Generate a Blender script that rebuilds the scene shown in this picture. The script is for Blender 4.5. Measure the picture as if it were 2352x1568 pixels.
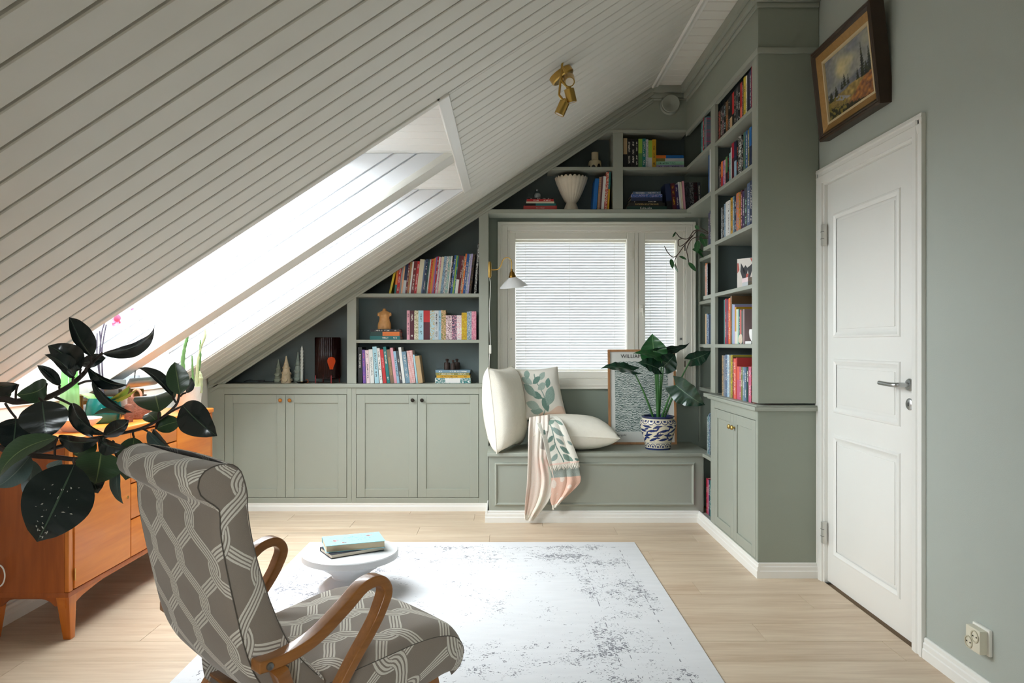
import bpy, bmesh, math, random
from mathutils import Vector, Matrix, Euler, noise as mnoise

for _o in list(bpy.data.objects):
    bpy.data.objects.remove(_o, do_unlink=True)
SC = bpy.context.scene
COL = SC.collection
R = math.radians
RND = random.Random(7)

# ------------------------------------------------------------------ camera
F, CXP, CYP, HC = 1680.0, 1165.0, 790.0, 1.22      # focal length in pixels of the 2352x1568 frame
cam_d = bpy.data.cameras.new('camera')
cam = bpy.data.objects.new('camera', cam_d)
COL.objects.link(cam)
cam.location = (0, 0, HC)
cam.rotation_euler = (R(90), 0, 0)
cam_d.sensor_width = 36.0
cam_d.lens = F / 2352.0 * 36.0
cam_d.shift_x = 11 / 2352.0
cam_d.shift_y = 6 / 2352.0
cam_d.clip_start = 0.02
SC.camera = cam

# ------------------------------------------------------------------ light
W = bpy.data.worlds.new('overcast_sky')
SC.world = W
W.use_nodes = True
_bg = W.node_tree.nodes['Background']
_wt = W.node_tree
_tc = _wt.nodes.new('ShaderNodeTexCoord')
_sz = _wt.nodes.new('ShaderNodeSeparateXYZ')
_rp = _wt.nodes.new('ShaderNodeValToRGB')                 # even cloud cover above the horizon, dull ground below
_rp.color_ramp.elements[0].position, _rp.color_ramp.elements[0].color = 0.0, (0.10, 0.10, 0.09, 1)
_rp.color_ramp.elements[1].position, _rp.color_ramp.elements[1].color = 0.06, (0.92, 0.96, 1.0, 1)
_wt.links.new(_tc.outputs['Generated'], _sz.inputs[0])
_wt.links.new(_sz.outputs[2], _rp.inputs[0])
_wt.links.new(_rp.outputs[0], _bg.inputs[0])
_bg.inputs[1].default_value = 19.0
SC.view_settings.view_transform = 'Standard'
SC.view_settings.look = 'None'
SC.view_settings.gamma = 1.0
SC.view_settings.use_curve_mapping = False
SC.view_settings.exposure = 0.09
try:
    SC.cycles.use_denoising = True
    SC.cycles.max_bounces = 6
    SC.cycles.diffuse_bounces = 5
    SC.cycles.glossy_bounces = 3
    SC.cycles.transparent_max_bounces = 8
    SC.cycles.adaptive_threshold = 0.06
    SC.cycles.caustics_reflective = False
    SC.cycles.caustics_refractive = False
    SC.cycles.sample_clamp_indirect = 8.0
except Exception:
    pass


def portal(name, loc, rot, sx, sy):
    l = bpy.data.lights.new(name, 'AREA')
    l.shape = 'RECTANGLE'
    l.size, l.size_y = sx, sy
    l.cycles.is_portal = True
    o = bpy.data.objects.new(name, l)
    COL.objects.link(o)
    o.location, o.rotation_euler = loc, rot
    return o


# ------------------------------------------------------------------ helpers
def at(x, y, d):
    """point of the room that stands at depth d behind photograph position (x, y)"""
    return Vector(((x - CXP) * d / F, d, HC - (y - CYP) * d / F))


def px(x, d):
    return (x - CXP) * d / F


def pz(y, d):
    return HC - (y - CYP) * d / F


ORG = {}


def props(o, label=None, cat=None, group=None, kind=None):
    if label: o['label'] = label
    if cat: o['category'] = cat
    if group: o['group'] = group
    if kind: o['kind'] = kind
    return o


def thing(name, label=None, cat=None, loc=(0, 0, 0), group=None, kind=None, rot=None):
    o = bpy.data.objects.new(name, None)
    o.empty_display_size = 0.05
    COL.objects.link(o)
    o.location = loc
    ORG[o] = Vector(loc)
    if rot is not None:
        o.rotation_euler = rot
        ORG[o] = Vector((0, 0, 0))
    return props(o, label, cat, group, kind)


class G:
    """collects simple shapes and links them as one mesh object"""

    def __init__(s):
        s.v, s.f, s.uv = [], [], None

    def add(s, vs, fs):
        n = len(s.v)
        s.v += [Vector(p) for p in vs]
        s.f += [tuple(i + n for i in f) for f in fs]
        return s

    def box(s, x0, x1, y0, y1, z0, z1):
        if x0 > x1: x0, x1 = x1, x0
        if y0 > y1: y0, y1 = y1, y0
        if z0 > z1: z0, z1 = z1, z0
        return s.add([(x0, y0, z0), (x1, y0, z0), (x1, y1, z0), (x0, y1, z0),
                      (x0, y0, z1), (x1, y0, z1), (x1, y1, z1), (x0, y1, z1)],
                     [(3, 2, 1, 0), (4, 5, 6, 7), (0, 1, 5, 4), (1, 2, 6, 5), (2, 3, 7, 6), (3, 0, 4, 7)])

    def hexa(s, p):
        """eight corners ordered like box()"""
        return s.add(p, [(3, 2, 1, 0), (4, 5, 6, 7), (0, 1, 5, 4), (1, 2, 6, 5), (2, 3, 7, 6), (3, 0, 4, 7)])

    def prism(s, poly, axis, a, b):
        """polygon in the two other axes extruded along axis from a to b"""
        n = len(poly)
        def P(p, t):
            return {'x': (t, p[0], p[1]), 'y': (p[0], t, p[1]), 'z': (p[0], p[1], t)}[axis]
        vs = [P(p, a) for p in poly] + [P(p, b) for p in poly]
        fs = [tuple(range(n - 1, -1, -1)), tuple(range(n, 2 * n))]
        fs += [(i, (i + 1) % n, n + (i + 1) % n, n + i) for i in range(n)]
        return s.add(vs, fs)

    def lathe(s, prof, c=(0, 0, 0), n=32, axis=None, cap=True, rad=None):
        """profile of (radius, height); axis is an optional 3x3 rotation; rad(angle, height) scales the radius"""
        c = Vector(c)
        vs, fs = [], []
        m = len(prof)
        for j in range(n):
            a = 2 * math.pi * j / n
            for r, h in prof:
                k = rad(a, h) if rad else 1.0
                p = Vector((r * k * math.cos(a), r * k * math.sin(a), h))
                if axis is not None: p = axis @ p
                vs.append(p + c)
        for j in range(n):
            for i in range(m - 1):
                a, b = j * m + i, ((j + 1) % n) * m + i
                fs.append((a, b, b + 1, a + 1))
        if cap:
            if prof[0][0] > 1e-5: fs.append(tuple(j * m for j in range(n - 1, -1, -1)))
            if prof[-1][0] > 1e-5: fs.append(tuple(j * m + m - 1 for j in range(n)))
        return s.add(vs, fs)

    def tube(s, pts, r, n=8, cap=True, flat=None):
        """round tube along points; r a number or one per point; flat=(a, b, up) gives a rectangular bar instead"""
        pts = [Vector(p) for p in pts]
        m = len(pts)
        rs = [r] * m if not hasattr(r, '__len__') else list(r)
        up = Vector(flat[2]) if flat else None
        vs, fs = [], []
        prev = None
        for i, p in enumerate(pts):
            t = (pts[min(i + 1, m - 1)] - pts[max(i - 1, 0)]).normalized()
            if up is not None:
                a = up.normalized()
            else:
                a = prev if prev is not None else (Vector((0, 0, 1)) if abs(t.z) < 0.9 else Vector((1, 0, 0)))
            b = t.cross(a).normalized()
            a = b.cross(t).normalized()
            prev = a
            if flat:
                k = rs[i]
                for u, w in ((-1, -1), (1, -1), (1, 1), (-1, 1)):
                    vs.append(p + a * (u * flat[0] * k) + b * (w * flat[1] * k))
            else:
                for j in range(n):
                    g = 2 * math.pi * j / n
                    vs.append(p + (a * math.cos(g) + b * math.sin(g)) * rs[i])
        n = 4 if flat else n
        for i in range(m - 1):
            for j in range(n):
                q = (j + 1) % n
                fs.append((i * n + j, i * n + q, (i + 1) * n + q, (i + 1) * n + j))
        if cap:
            fs.append(tuple(range(n - 1, -1, -1)))
            fs.append(tuple(range((m - 1) * n, m * n)))
        return s.add(vs, fs)

    def grid(s, nu, nv, fn, close_u=False):
        base = len(s.v)
        if s.uv is None: s.uv = {}
        for i in range(nu + (0 if close_u else 1)):
            for j in range(nv + 1):
                s.uv[len(s.v)] = (i / nu, j / nv)
                s.v.append(Vector(fn(i / nu, j / nv)))
        c = nu if close_u else nu + 1
        for i in range(nu):
            for j in range(nv):
                a = base + i * (nv + 1) + j
                b = base + ((i + 1) % c) * (nv + 1) + j
                s.f.append((a, b, b + 1, a + 1))
        return s

    def xf(s, m):
        s.v = [m @ p for p in s.v]
        return s

    def mesh(s, name, mat, bevel=0, seg=2, smooth=False, ang=38):
        me = bpy.data.meshes.new(name)
        me.from_pydata([tuple(p) for p in s.v], [], s.f)
        bm = bmesh.new()
        bm.from_mesh(me)
        if bevel > 0:
            es = [e for e in bm.edges if len(e.link_faces) == 2 and e.calc_face_angle(0) > R(30)]
            bmesh.ops.bevel(bm, geom=es, offset=bevel, segments=seg, profile=0.6, affect='EDGES', clamp_overlap=True)
        if s.uv is None:
            bmesh.ops.recalc_face_normals(bm, faces=bm.faces)
        bm.to_mesh(me)
        bm.free()
        if s.uv is not None:
            ul = me.uv_layers.new(name='UVMap')
            for l in me.loops:
                ul.data[l.index].uv = s.uv.get(l.vertex_index, (0, 0))
        if mat: me.materials.append(mat)
        if smooth or (bevel > 0 and seg > 1):
            me.polygons.foreach_set('use_smooth', [True] * len(me.polygons))
            me.set_sharp_from_angle(angle=R(ang))
        return me

    def obj(s, name, mat, parent=None, bevel=0, seg=2, smooth=False, ang=38, label=None, cat=None, group=None, kind=None, origin=None):
        if parent is not None:
            o0 = ORG[parent]
        elif origin is not None:
            o0 = Vector(origin)
        else:
            xs = [p.x for p in s.v]; ys = [p.y for p in s.v]; zs = [p.z for p in s.v]
            o0 = Vector(((min(xs) + max(xs)) / 2, (min(ys) + max(ys)) / 2, min(zs)))
        s.v = [p - o0 for p in s.v]
        me = s.mesh(name, mat, bevel, seg, smooth, ang)
        o = bpy.data.objects.new(name, me)
        COL.objects.link(o)
        if parent is not None:
            o.parent = parent
            ORG[o] = o0
        else:
            o.location = o0
            ORG[o] = o0
        return props(o, label, cat, group, kind)


def inst(name, me, loc, parent=None, rot=None, world=True):
    o = bpy.data.objects.new(name, me)
    COL.objects.link(o)
    if parent is not None:
        o.parent = parent
        o.location = Vector(loc) - (ORG[parent] if world else Vector((0, 0, 0)))
    else:
        o.location = loc
    if rot is not None: o.rotation_euler = rot
    ORG[o] = Vector(loc)
    return o


def B(name, mat, x0, x1, y0, y1, z0, z1, parent=None, bevel=0.0, **k):
    return G().box(x0, x1, y0, y1, z0, z1).obj(name, mat, parent, bevel=bevel, **k)


def spline(pts, n=8):
    """Catmull-Rom through points"""
    pts = [Vector(p) for p in pts]
    out = []
    for i in range(len(pts) - 1):
        p0, p1, p2, p3 = pts[max(i - 1, 0)], pts[i], pts[i + 1], pts[min(i + 2, len(pts) - 1)]
        for k in range(n):
            t = k / n
            out.append(0.5 * ((2 * p1) + (p2 - p0) * t + (2 * p0 - 5 * p1 + 4 * p2 - p3) * t * t + (3 * p1 - p0 - 3 * p2 + p3) * t ** 3))
    out.append(pts[-1])
    return out


def interp(tab, t):
    """piecewise linear table of (t, value)"""
    if t <= tab[0][0]: return tab[0][1]
    for (a, va), (b, vb) in zip(tab, tab[1:]):
        if t <= b:
            return va + (vb - va) * (t - a) / (b - a)
    return tab[-1][1]


# ------------------------------------------------------------------ materials
def lin(c):
    """sRGB 0-255 -> linear"""
    return tuple((v / 255 / 12.92 if v / 255 <= 0.04045 else ((v / 255 + 0.055) / 1.055) ** 2.4) for v in c)


class NT:
    def __init__(s, name):
        s.m = bpy.data.materials.new(name)
        s.m.use_nodes = True
        s.t = s.m.node_tree
        s.b = s.t.nodes['Principled BSDF']
        s.out = s.t.nodes['Material Output']

    def n(s, typ, **k):
        x = s.t.nodes.new(typ)
        for a, b in k.items(): setattr(x, a, b)
        return x

    def l(s, a, b):
        s.t.links.new(a, b)

    def val(s, sock, v):
        if hasattr(v, 'is_linked'): s.l(v, sock)
        else: sock.default_value = v

    def math(s, op, a, b=0.0, c=None, clamp=False):
        x = s.n('ShaderNodeMath', operation=op, use_clamp=clamp)
        s.val(x.inputs[0], a); s.val(x.inputs[1], b)
        if c is not None: s.val(x.inputs[2], c)
        return x.outputs[0]

    def mix(s, f, a, b):
        x = s.n('ShaderNodeMix', data_type='RGBA')
        s.val(x.inputs[0], f)
        s.val(x.inputs[6], a if hasattr(a, 'is_linked') else (*a[:3], 1))
        s.val(x.inputs[7], b if hasattr(b, 'is_linked') else (*b[:3], 1))
        return x.outputs[2]

    def coord(s, which='Object'):
        return s.n('ShaderNodeTexCoord').outputs[which]

    def mapping(s, vec, scale=(1, 1, 1), loc=(0, 0, 0), rot=(0, 0, 0)):
        x = s.n('ShaderNodeMapping')
        s.l(vec, x.inputs[0])
        s.val(x.inputs[1], loc); s.val(x.inputs[2], rot); s.val(x.inputs[3], scale)
        return x.outputs[0]

    def noise(s, vec, scale, detail=4, rough=0.55, dist=0.0):
        x = s.n('ShaderNodeTexNoise')
        s.l(vec, x.inputs['Vector'])
        x.inputs['Scale'].default_value = scale
        x.inputs['Detail'].default_value = detail
        x.inputs['Roughness'].default_value = rough
        x.inputs['Distortion'].default_value = dist
        return x.outputs[0]

    def ramp(s, f, stops):
        x = s.n('ShaderNodeValToRGB')
        s.l(f, x.inputs[0])
        e = x.color_ramp.elements
        while len(e) < len(stops): e.new(0.5)
        for q, (p, c) in zip(e, stops):
            q.position = p
            q.color = (*c[:3], 1) if hasattr(c, '__len__') else (c, c, c, 1)
        return x.outputs[0]

    def bump(s, h, strength=0.3, dist=0.01):
        x = s.n('ShaderNodeBump')
        s.l(h, x.inputs['Height'])
        x.inputs['Strength'].default_value = strength
        x.inputs['Distance'].default_value = dist
        s.l(x.outputs[0], s.b.inputs['Normal'])

    def set(s, color=None, rough=None, metal=None, **k):
        if color is not None: s.val(s.b.inputs['Base Color'], color if hasattr(color, 'is_linked') else (*color[:3], 1))
        if rough is not None: s.val(s.b.inputs['Roughness'], rough)
        if metal is not None: s.val(s.b.inputs['Metallic'], metal)
        for a, b in k.items(): s.val(s.b.inputs[a], b)
        return s


MATS = {}


def mat(name, color=None, rough=0.5, metal=0.0, vary=0.0, vscale=8.0, bump=0.0, bscale=60.0, **k):
    """paint-like material, optionally mottled and finely bumpy"""
    if name in MATS: return MATS[name]
    t = NT(name)
    c = lin(color)
    if vary:
        f = t.noise(t.coord(), vscale, 5)
        t.set(t.mix(f, tuple(v * (1 - vary) for v in c), tuple(min(1, v * (1 + vary)) for v in c)))
    else:
        t.set(c)
    t.set(rough=rough, metal=metal, **k)
    if bump:
        t.bump(t.noise(t.coord(), bscale, 3), bump, 0.004)
    MATS[name] = t.m
    return t.m


def wood(name, c1, c2, axis='x', rough=0.45, scale=1.0, knots=None, per_obj=False, coat=0.0):
    """streaky grain running along axis"""
    if name in MATS: return MATS[name]
    t = NT(name)
    sc = {'x': (1.2, 14, 14), 'y': (14, 1.2, 14), 'z': (14, 14, 1.2)}[axis]
    sc = tuple(v * scale for v in sc)
    v = t.coord()
    if per_obj:
        oi = t.n('ShaderNodeObjectInfo')
        cb = t.n('ShaderNodeCombineXYZ')
        for i in range(3): t.l(t.math('MULTIPLY', oi.outputs['Random'], (31.0, 17.0, 53.0)[i]), cb.inputs[i])
        va = t.n('ShaderNodeVectorMath', operation='ADD')
        t.l(v, va.inputs[0]); t.l(cb.outputs[0], va.inputs[1])
        v = va.outputs[0]
    vm = t.mapping(v, sc)
    a = t.noise(vm, 1.0, 6, 0.6, 0.6)
    b = t.noise(vm, 5.0, 3, 0.5)
    f = t.math('ADD', t.math('MULTIPLY', a, 0.7), t.math('MULTIPLY', b, 0.3))
    C1, C2 = lin(c1), lin(c2)
    col = t.ramp(f, [(0.30, C2), (0.62, C1)])
    if knots:
        kn = t.noise(t.mapping(v, tuple(q * 0.35 for q in sc)), 1.0, 2, 0.5)
        col = t.mix(t.ramp(kn, [(0.68, 0.0), (0.78, 0.75)]), col, lin(knots))
    if per_obj:
        col = t.mix(t.math('MULTIPLY', oi.outputs['Random'], 0.35), col, tuple(q * 0.82 for q in C1))
    t.set(col, rough)
    if coat: t.set(**{'Coat Weight': coat})
    t.bump(a, 0.12, 0.003)
    MATS[name] = t.m
    return t.m


def glassy(name, color, through=0.85, rough=0.02):
    """thin clear sheet: lets light straight through and adds a weak reflection"""
    if name in MATS: return MATS[name]
    t = NT(name)
    tr = t.n('ShaderNodeBsdfTransparent'); tr.inputs[0].default_value = (*color, 1)
    gl = t.n('ShaderNodeBsdfGlossy'); gl.inputs[1].default_value = rough
    mx = t.n('ShaderNodeMixShader'); mx.inputs[0].default_value = 1 - through
    t.l(tr.outputs[0], mx.inputs[1]); t.l(gl.outputs[0], mx.inputs[2]); t.l(mx.outputs[0], t.out.inputs[0])
    MATS[name] = t.m
    return t.m


def vcol(name, rough=0.7, bump=0.0, **k):
    """material that shows the colours painted onto the mesh by paint()"""
    if name in MATS: return MATS[name]
    t = NT(name)
    a = t.n('ShaderNodeVertexColor'); a.layer_name = 'paint'
    t.set(a.outputs[0], rough, **k)
    if bump: t.bump(t.noise(t.coord(), 180, 2), bump, 0.003)
    MATS[name] = t.m
    return t.m


def paint(o, fn):
    """colour every vertex from its uv by fn(u, v) -> sRGB"""
    me = o.data
    ca = me.color_attributes.new('paint', 'FLOAT_COLOR', 'POINT')
    ul = me.uv_layers[0].data
    uv = {}
    for l in me.loops: uv[l.vertex_index] = ul[l.index].uv
    for i in range(len(me.vertices)):
        u, v = uv.get(i, (0, 0))
        ca.data[i].color = (*lin(fn(u, v)), 1)
    return o


GREEN = mat('sage_green_paint', (158, 162, 150), 0.45, vary=0.02, bump=0.05, bscale=220)
GREEN_WALL = mat('sage_green_wall_paint', (146, 152, 139), 0.75, vary=0.03, vscale=3, bump=0.12, bscale=300)
PANEL = mat('panel_painted_shade', (98, 110, 110), 0.7, vary=0.03, vscale=3)  # shelf shade put into the colour of back panels and partition
GREY_WALL = mat('grey_green_wall_paint', (172, 178, 170), 0.8, vary=0.02, vscale=2, bump=0.15, bscale=260)
WHITE = mat('white_gloss_paint', (236, 235, 230), 0.35, vary=0.01)
CEIL = mat('white_board_paint', (226, 224, 216), 0.5, vary=0.03, vscale=5, bump=0.05, bscale=30)
CEIL_BACK = mat('board_groove_painted_shade', (112, 108, 98), 0.7)  # shadow of the grooves between ceiling boards darkened into the backing
WINWHITE = mat('cream_window_paint', (240, 237, 226), 0.35, vary=0.01)
PALE_WALL = mat('pale_wall_paint', (222, 222, 216), 0.8, vary=0.02, vscale=3)
BRASS = mat('brushed_brass', (196, 160, 88), 0.28, 1.0, vary=0.05, vscale=30)
STEEL = mat('brushed_steel', (190, 192, 192), 0.3, 1.0)
BLACK = mat('black_plastic', (18, 18, 20), 0.45)
PAPER = mat('book_paper', (226, 216, 196), 0.85, vary=0.04, vscale=80)
GLASS = glassy('window_glass', (0.97, 0.99, 0.99), 0.94)

# ------------------------------------------------------------------ room shell
XL, XR, YB, YF, ZT = -2.19, 1.63, 5.57, -1.75, 3.10      # knee wall, right wall, far wall, wall behind the camera, flat ceiling
SL, Z0 = 0.655, 2.398                                     # slope of the ceiling and its height over x = 0
XS = 1.067                                                # where slope meets flat ceiling
FACE = 5.345                                              # front of the far bookcases
XB = 1.31                                                 # front of the side bookcase
YP = 3.82                                                 # near end of the side bookcase
SN = Vector((-SL, 0, 1)).normalized()


def zs(x):
    return Z0 + SL * x


def sp(x, y, off=0.0):
    return Vector((x, y, zs(x))) + SN * off


# floor: slab with separate boards
floor = B('floor', mat('floor_seam', (150, 126, 100), 0.8), XL - .1, XR + .1, YF - .1, YB + .1, -.06, -.012, kind='structure')
OAK = wood('pale_oak_board', (214, 194, 169), (180, 152, 124), 'x', 0.42, 0.9, knots=(108, 80, 56), per_obj=True)
PW, PL = 0.187, 1.29
pm = G().box(0, PL - .0015, 0, PW - .0015, -.012, 0).mesh('floor_board', OAK, bevel=.0009, seg=1)
y = 3.192 - PW * 27
row = 0
while y < 5.36:
    x = XL - (row * 0.47 % PL)
    while x < XR:
        x0, x1 = max(x, XL), min(x + PL, XR)
        y1 = min(y + PW, YB)
        if x1 - x0 > .03:
            if abs(x1 - x0 - PL) < 1e-4:
                inst('floor_board', pm, (x, y, 0), floor)
            else:
                o = G().box(x0, x1 - .0015, y, y1 - .0015, -.012, 0).obj('floor_board', OAK, floor, bevel=.0009, seg=1)
        x += PL
    y += PW
    row += 1

# sloped ceiling: backing sheets round the roof-window opening plus one board after another
SKX, SKY0, SKY1, DIV0, DIV1 = -0.275, 3.0, 4.73, 3.82, 3.97
g = G()
for a, b, x0, x1 in ((YF, SKY0, XL, XS), (SKY0, SKY1, SKX, XS), (SKY1, YB, XL, XS)):
    g.hexa([sp(x0, a, .016), sp(x1, a, .016), sp(x1, b, .016), sp(x0, b, .016),
            sp(x0, a, .06), sp(x1, a, .06), sp(x1, b, .06), sp(x0, b, .06)])
ceiling = g.obj('ceiling', CEIL_BACK, kind='structure')
BP = 0.1115
k0 = int((YF - 1.416) / BP) - 1
for k in range(k0, 45):
    a = 1.416 + BP * k + .0055
    b = a + BP - .011
    if b > FACE: b = FACE - .002
    if a < YF: a = YF
    if b - a < .01: continue
    spans = [(a, b, XL)]
    if a < SKY0 < b: spans = [(a, SKY0, XL), (SKY0, b, SKX)]
    elif a < SKY1 < b: spans = [(a, SKY1, SKX), (SKY1, b, XL)]
    elif SKY0 <= a and b <= SKY1: spans = [(a, b, SKX)]
    for (p, q, x0) in spans:
        if q - p < .01: continue
        G().hexa([sp(x0, p, 0), sp(XS, p, 0), sp(XS, q, 0), sp(x0, q, 0),
                  sp(x0, p, .0155), sp(XS, p, .0155), sp(XS, q, .0155), sp(x0, q, .0155)]
                 ).obj('ceiling_board', CEIL, ceiling, bevel=.003, seg=1)

# flat strip of ceiling with boards across
flat = B('ceiling_flat', CEIL_BACK, XS - .3, XR + .1, YF - .1, YB + .1, ZT + .012, ZT + .06, kind='structure')
k = 0
yy = 4.021 - .11 * 52
while yy < YB:
    if yy + .11 > YF:
        G().box(XS, XR, max(yy + .003, YF), min(yy + .107, YB), ZT, ZT + .012).obj('ceiling_board', CEIL, flat, bevel=.003, seg=1)
    yy += .11
G().prism([(XS - .022, zs(XS - .022)), (XS + .03, ZT), (XS + .03, ZT - .012), (XS + .012, ZT - .014), (XS - .01, zs(XS - .022) - .012)], 'y', YF, FACE).obj(
    'trim_1', WHITE, bevel=.002, seg=1, kind='structure')

# roof-window opening: level head, upright sill wall, boarded cheeks, glazed sash high above
V = 0.42
xw = SKX - V / SL


def roof_pt(x, yv):
    return Vector((x, yv, zs(x) + V))


REVEAL = mat('white_reveal_paint', (224, 225, 228), 0.5)
reveal = thing('window_2', kind='structure', loc=(SKX, SKY0, zs(SKX)), label='long white roof window opening in the sloping board ceiling')
zh = zs(SKX)
for i in range(int((SKY1 - SKY0) / .11) + 1):                          # boarded level head
    a, b = SKY0 + i * .11, min(SKY0 + (i + 1) * .11 - .004, SKY1)
    if b - a > .01:
        G().box(xw - .02, SKX, a, b, zh, zh + .014).obj('head_board', WHITE, reveal, bevel=.002, seg=1)
B('head_backing', REVEAL, xw - .02, SKX, SKY0, SKY1, zh + .013, zh + .03, reveal)


def cheek(y0, y1, grooves, name):
    """boards that follow the slope on an upright cheek between the level head and the sill wall"""
    es = [0.0] + grooves + [V]
    for lo, hi in zip(es, es[1:]):
        lo2, hi2 = lo + (.0045 if lo else 0), hi - .0045
        poly = [(SKX - lo2 / SL, zh), (SKX - hi2 / SL, zh), (XL, zs(XL) + hi2), (XL, zs(XL) + lo2)]
        G().prism(poly, 'y', y0, y1).obj('cheek_board', REVEAL, reveal, bevel=.0025, seg=1)


cheek(DIV0, DIV0 + .012, [.125, .205, .31], 'a')
cheek(DIV1 - .012, DIV1, [.125, .205, .31], 'b')
cheek(SKY1 - .014, SKY1, [.085, .19, .31], 'c')
cheek(SKY0, SKY0 + .014, [.085, .19, .31], 'd')
for y0, y1 in ((SKY1, SKY1 + .01), (SKY0 - .01, SKY0)):
    G().prism([(SKX - .0, zh + .02), (xw, zh + .02), (XL, zs(XL) + V), (XL, zs(XL) + .07), (SKX - .1, zs(SKX - .1) + .07)], 'y', y0, y1).obj('cheek_backing', REVEAL, reveal)
# divider beam between the two sashes
g = G()
g.hexa([sp(SKX, DIV0 - .004, -.004), sp(XL, DIV0 - .004, -.004), sp(XL, DIV1 + .004, -.004), sp(SKX, DIV1 + .004, -.004),
        sp(SKX, DIV0 - .004, .03), sp(XL, DIV0 - .004, .03), sp(XL, DIV1 + .004, .03), sp(SKX, DIV1 + .004, .03)])
g.obj('divider_beam', CEIL, reveal, bevel=.006, seg=2)
g = G()
g.prism([(SKX - .005, zh + .01), (xw, zh + .01), (XL, zs(XL) + V), (XL, zs(XL) + .02)], 'y', DIV0 + .012, DIV1 - .012)
g.obj('divider_core', REVEAL, reveal)
# upright sill wall and casing strips
B('sill_wall', PALE_WALL, XL - .02, XL + .006, SKY0 - .01, SKY1 + .01, zs(XL) - .02, zs(XL) + V, reveal)
g = G()
g.hexa([sp(SKX - .012, SKY0 - .03, -.012), sp(SKX + .035, SKY0 - .03, -.012), sp(SKX + .035, SKY1 + .03, -.012), sp(SKX - .012, SKY1 + .03, -.012),
        sp(SKX - .012, SKY0 - .03, .004), sp(SKX + .035, SKY0 - .03, .004), sp(SKX + .035, SKY1 + .03, .004), sp(SKX - .012, SKY1 + .03, .004)])
g.obj('casing', WHITE, reveal, bevel=.003, seg=1)
for a, b in ((SKY0 - .03, SKY0 + .006), (SKY1 - .006, SKY1 + .03)):
    g = G()
    g.hexa([sp(XL, a, -.008), sp(SKX, a, -.008), sp(SKX, b, -.008), sp(XL, b, -.008),
            sp(XL, a, .004), sp(SKX, a, .004), sp(SKX, b, .004), sp(XL, b, .004)])
    g.obj('casing', CEIL, reveal, bevel=.002, seg=1)
for a, b in ((SKY0, DIV0), (DIV1, SKY1)):
    s = G()
    for x0, x1, p, q in ((XL, XL + .06, a, b), (xw - .05, xw + .01, a, b), (XL, xw, a, a + .05), (XL, xw, b - .05, b)):
        s.hexa([roof_pt(x0, p), roof_pt(x1, p), roof_pt(x1, q), roof_pt(x0, q)] +
               [v + SN * .05 for v in (roof_pt(x0, p), roof_pt(x1, p), roof_pt(x1, q), roof_pt(x0, q))])
    sash = s.obj('sash', WHITE, reveal)
    s = G().hexa([roof_pt(XL, a) + SN * .02, roof_pt(xw, a) + SN * .02, roof_pt(xw, b) + SN * .02, roof_pt(XL, b) + SN * .02,
                  roof_pt(XL, a) + SN * .026, roof_pt(xw, a) + SN * .026, roof_pt(xw, b) + SN * .026, roof_pt(XL, b) + SN * .026])
    s.obj('pane', GLASS, sash)
    c = (roof_pt(XL, a) + roof_pt(xw, b)) / 2 + SN * .08
    portal('roof_window_daylight', c, (0, -math.atan(SL), 0), (xw - XL) * math.hypot(1, SL), b - a)

# walls
wl = B('wall_left', PALE_WALL, XL - .08, XL, YF, YB, -.05, zs(XL) + .03, kind='structure')
WX0, WX1, WZ0, WZ1 = px(1166, YB), px(1574, YB), pz(870, YB), pz(530, YB)
g = G()
g.box(XL - .08, WX0, YB, YB + .14, -.05, ZT + .1)
g.box(WX1, XR + .08, YB, YB + .14, -.05, ZT + .1)
g.box(WX0, WX1, YB, YB + .14, -.05, WZ0)
g.box(WX0, WX1, YB, YB + .14, WZ1, ZT + .1)
g.obj('wall_back', mat('deep_sage_wall_paint', (144, 153, 141), .75, vary=.03, vscale=3), kind='structure')
DY0, DY1, DZ1 = 2.935, 3.75, 2.035                       # door leaf
g = G()
g.box(XR, XR + .1, YF, DY0 - .02, -.05, ZT + .05)
g.box(XR, XR + .1, DY1 + .02, YB, -.05, ZT + .05)
g.box(XR, XR + .1, DY0 - .02, DY1 + .02, DZ1 + .02, ZT + .05)
g.box(XR + .092, XR + .1, DY0 - .02, DY1 + .02, -.05, DZ1 + .02)  # unseen slab added behind the door to stop light leaking in
g.obj('wall_right', GREY_WALL, kind='structure')
# wall behind the camera; its unseen window is added to light chair and plant
FW = (-0.95, 0.0, 0.9, 1.95)
g = G()
g.box(XL - .08, FW[0], YF - .12, YF, -.05, ZT + .1)
g.box(FW[1], XR + .1, YF - .12, YF, -.05, ZT + .1)
g.box(FW[0], FW[1], YF - .12, YF, -.05, FW[2])
g.box(FW[0], FW[1], YF - .12, YF, FW[3], ZT + .1)
g.obj('wall_front', PALE_WALL, kind='structure')
w3 = thing('added_fill_window', kind='structure', loc=(FW[0], YF, FW[2]))
g = G()
for x0, x1, z0, z1 in ((FW[0], FW[0] + .05, FW[2], FW[3]), (FW[1] - .05, FW[1], FW[2], FW[3]), (FW[0], FW[1], FW[2], FW[2] + .05), (FW[0], FW[1], FW[3] - .05, FW[3])):
    g.box(x0, x1, YF - .09, YF - .02, z0, z1)
g.obj('window_frame', WHITE, w3)
B('pane', GLASS, FW[0], FW[1], YF - .06, YF - .055, FW[2], FW[3], w3)
portal('fill_window_portal', ((FW[0] + FW[1]) / 2, YF - .13, (FW[2] + FW[3]) / 2), (R(90), 0, 0), FW[1] - FW[0], FW[3] - FW[2])


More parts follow.
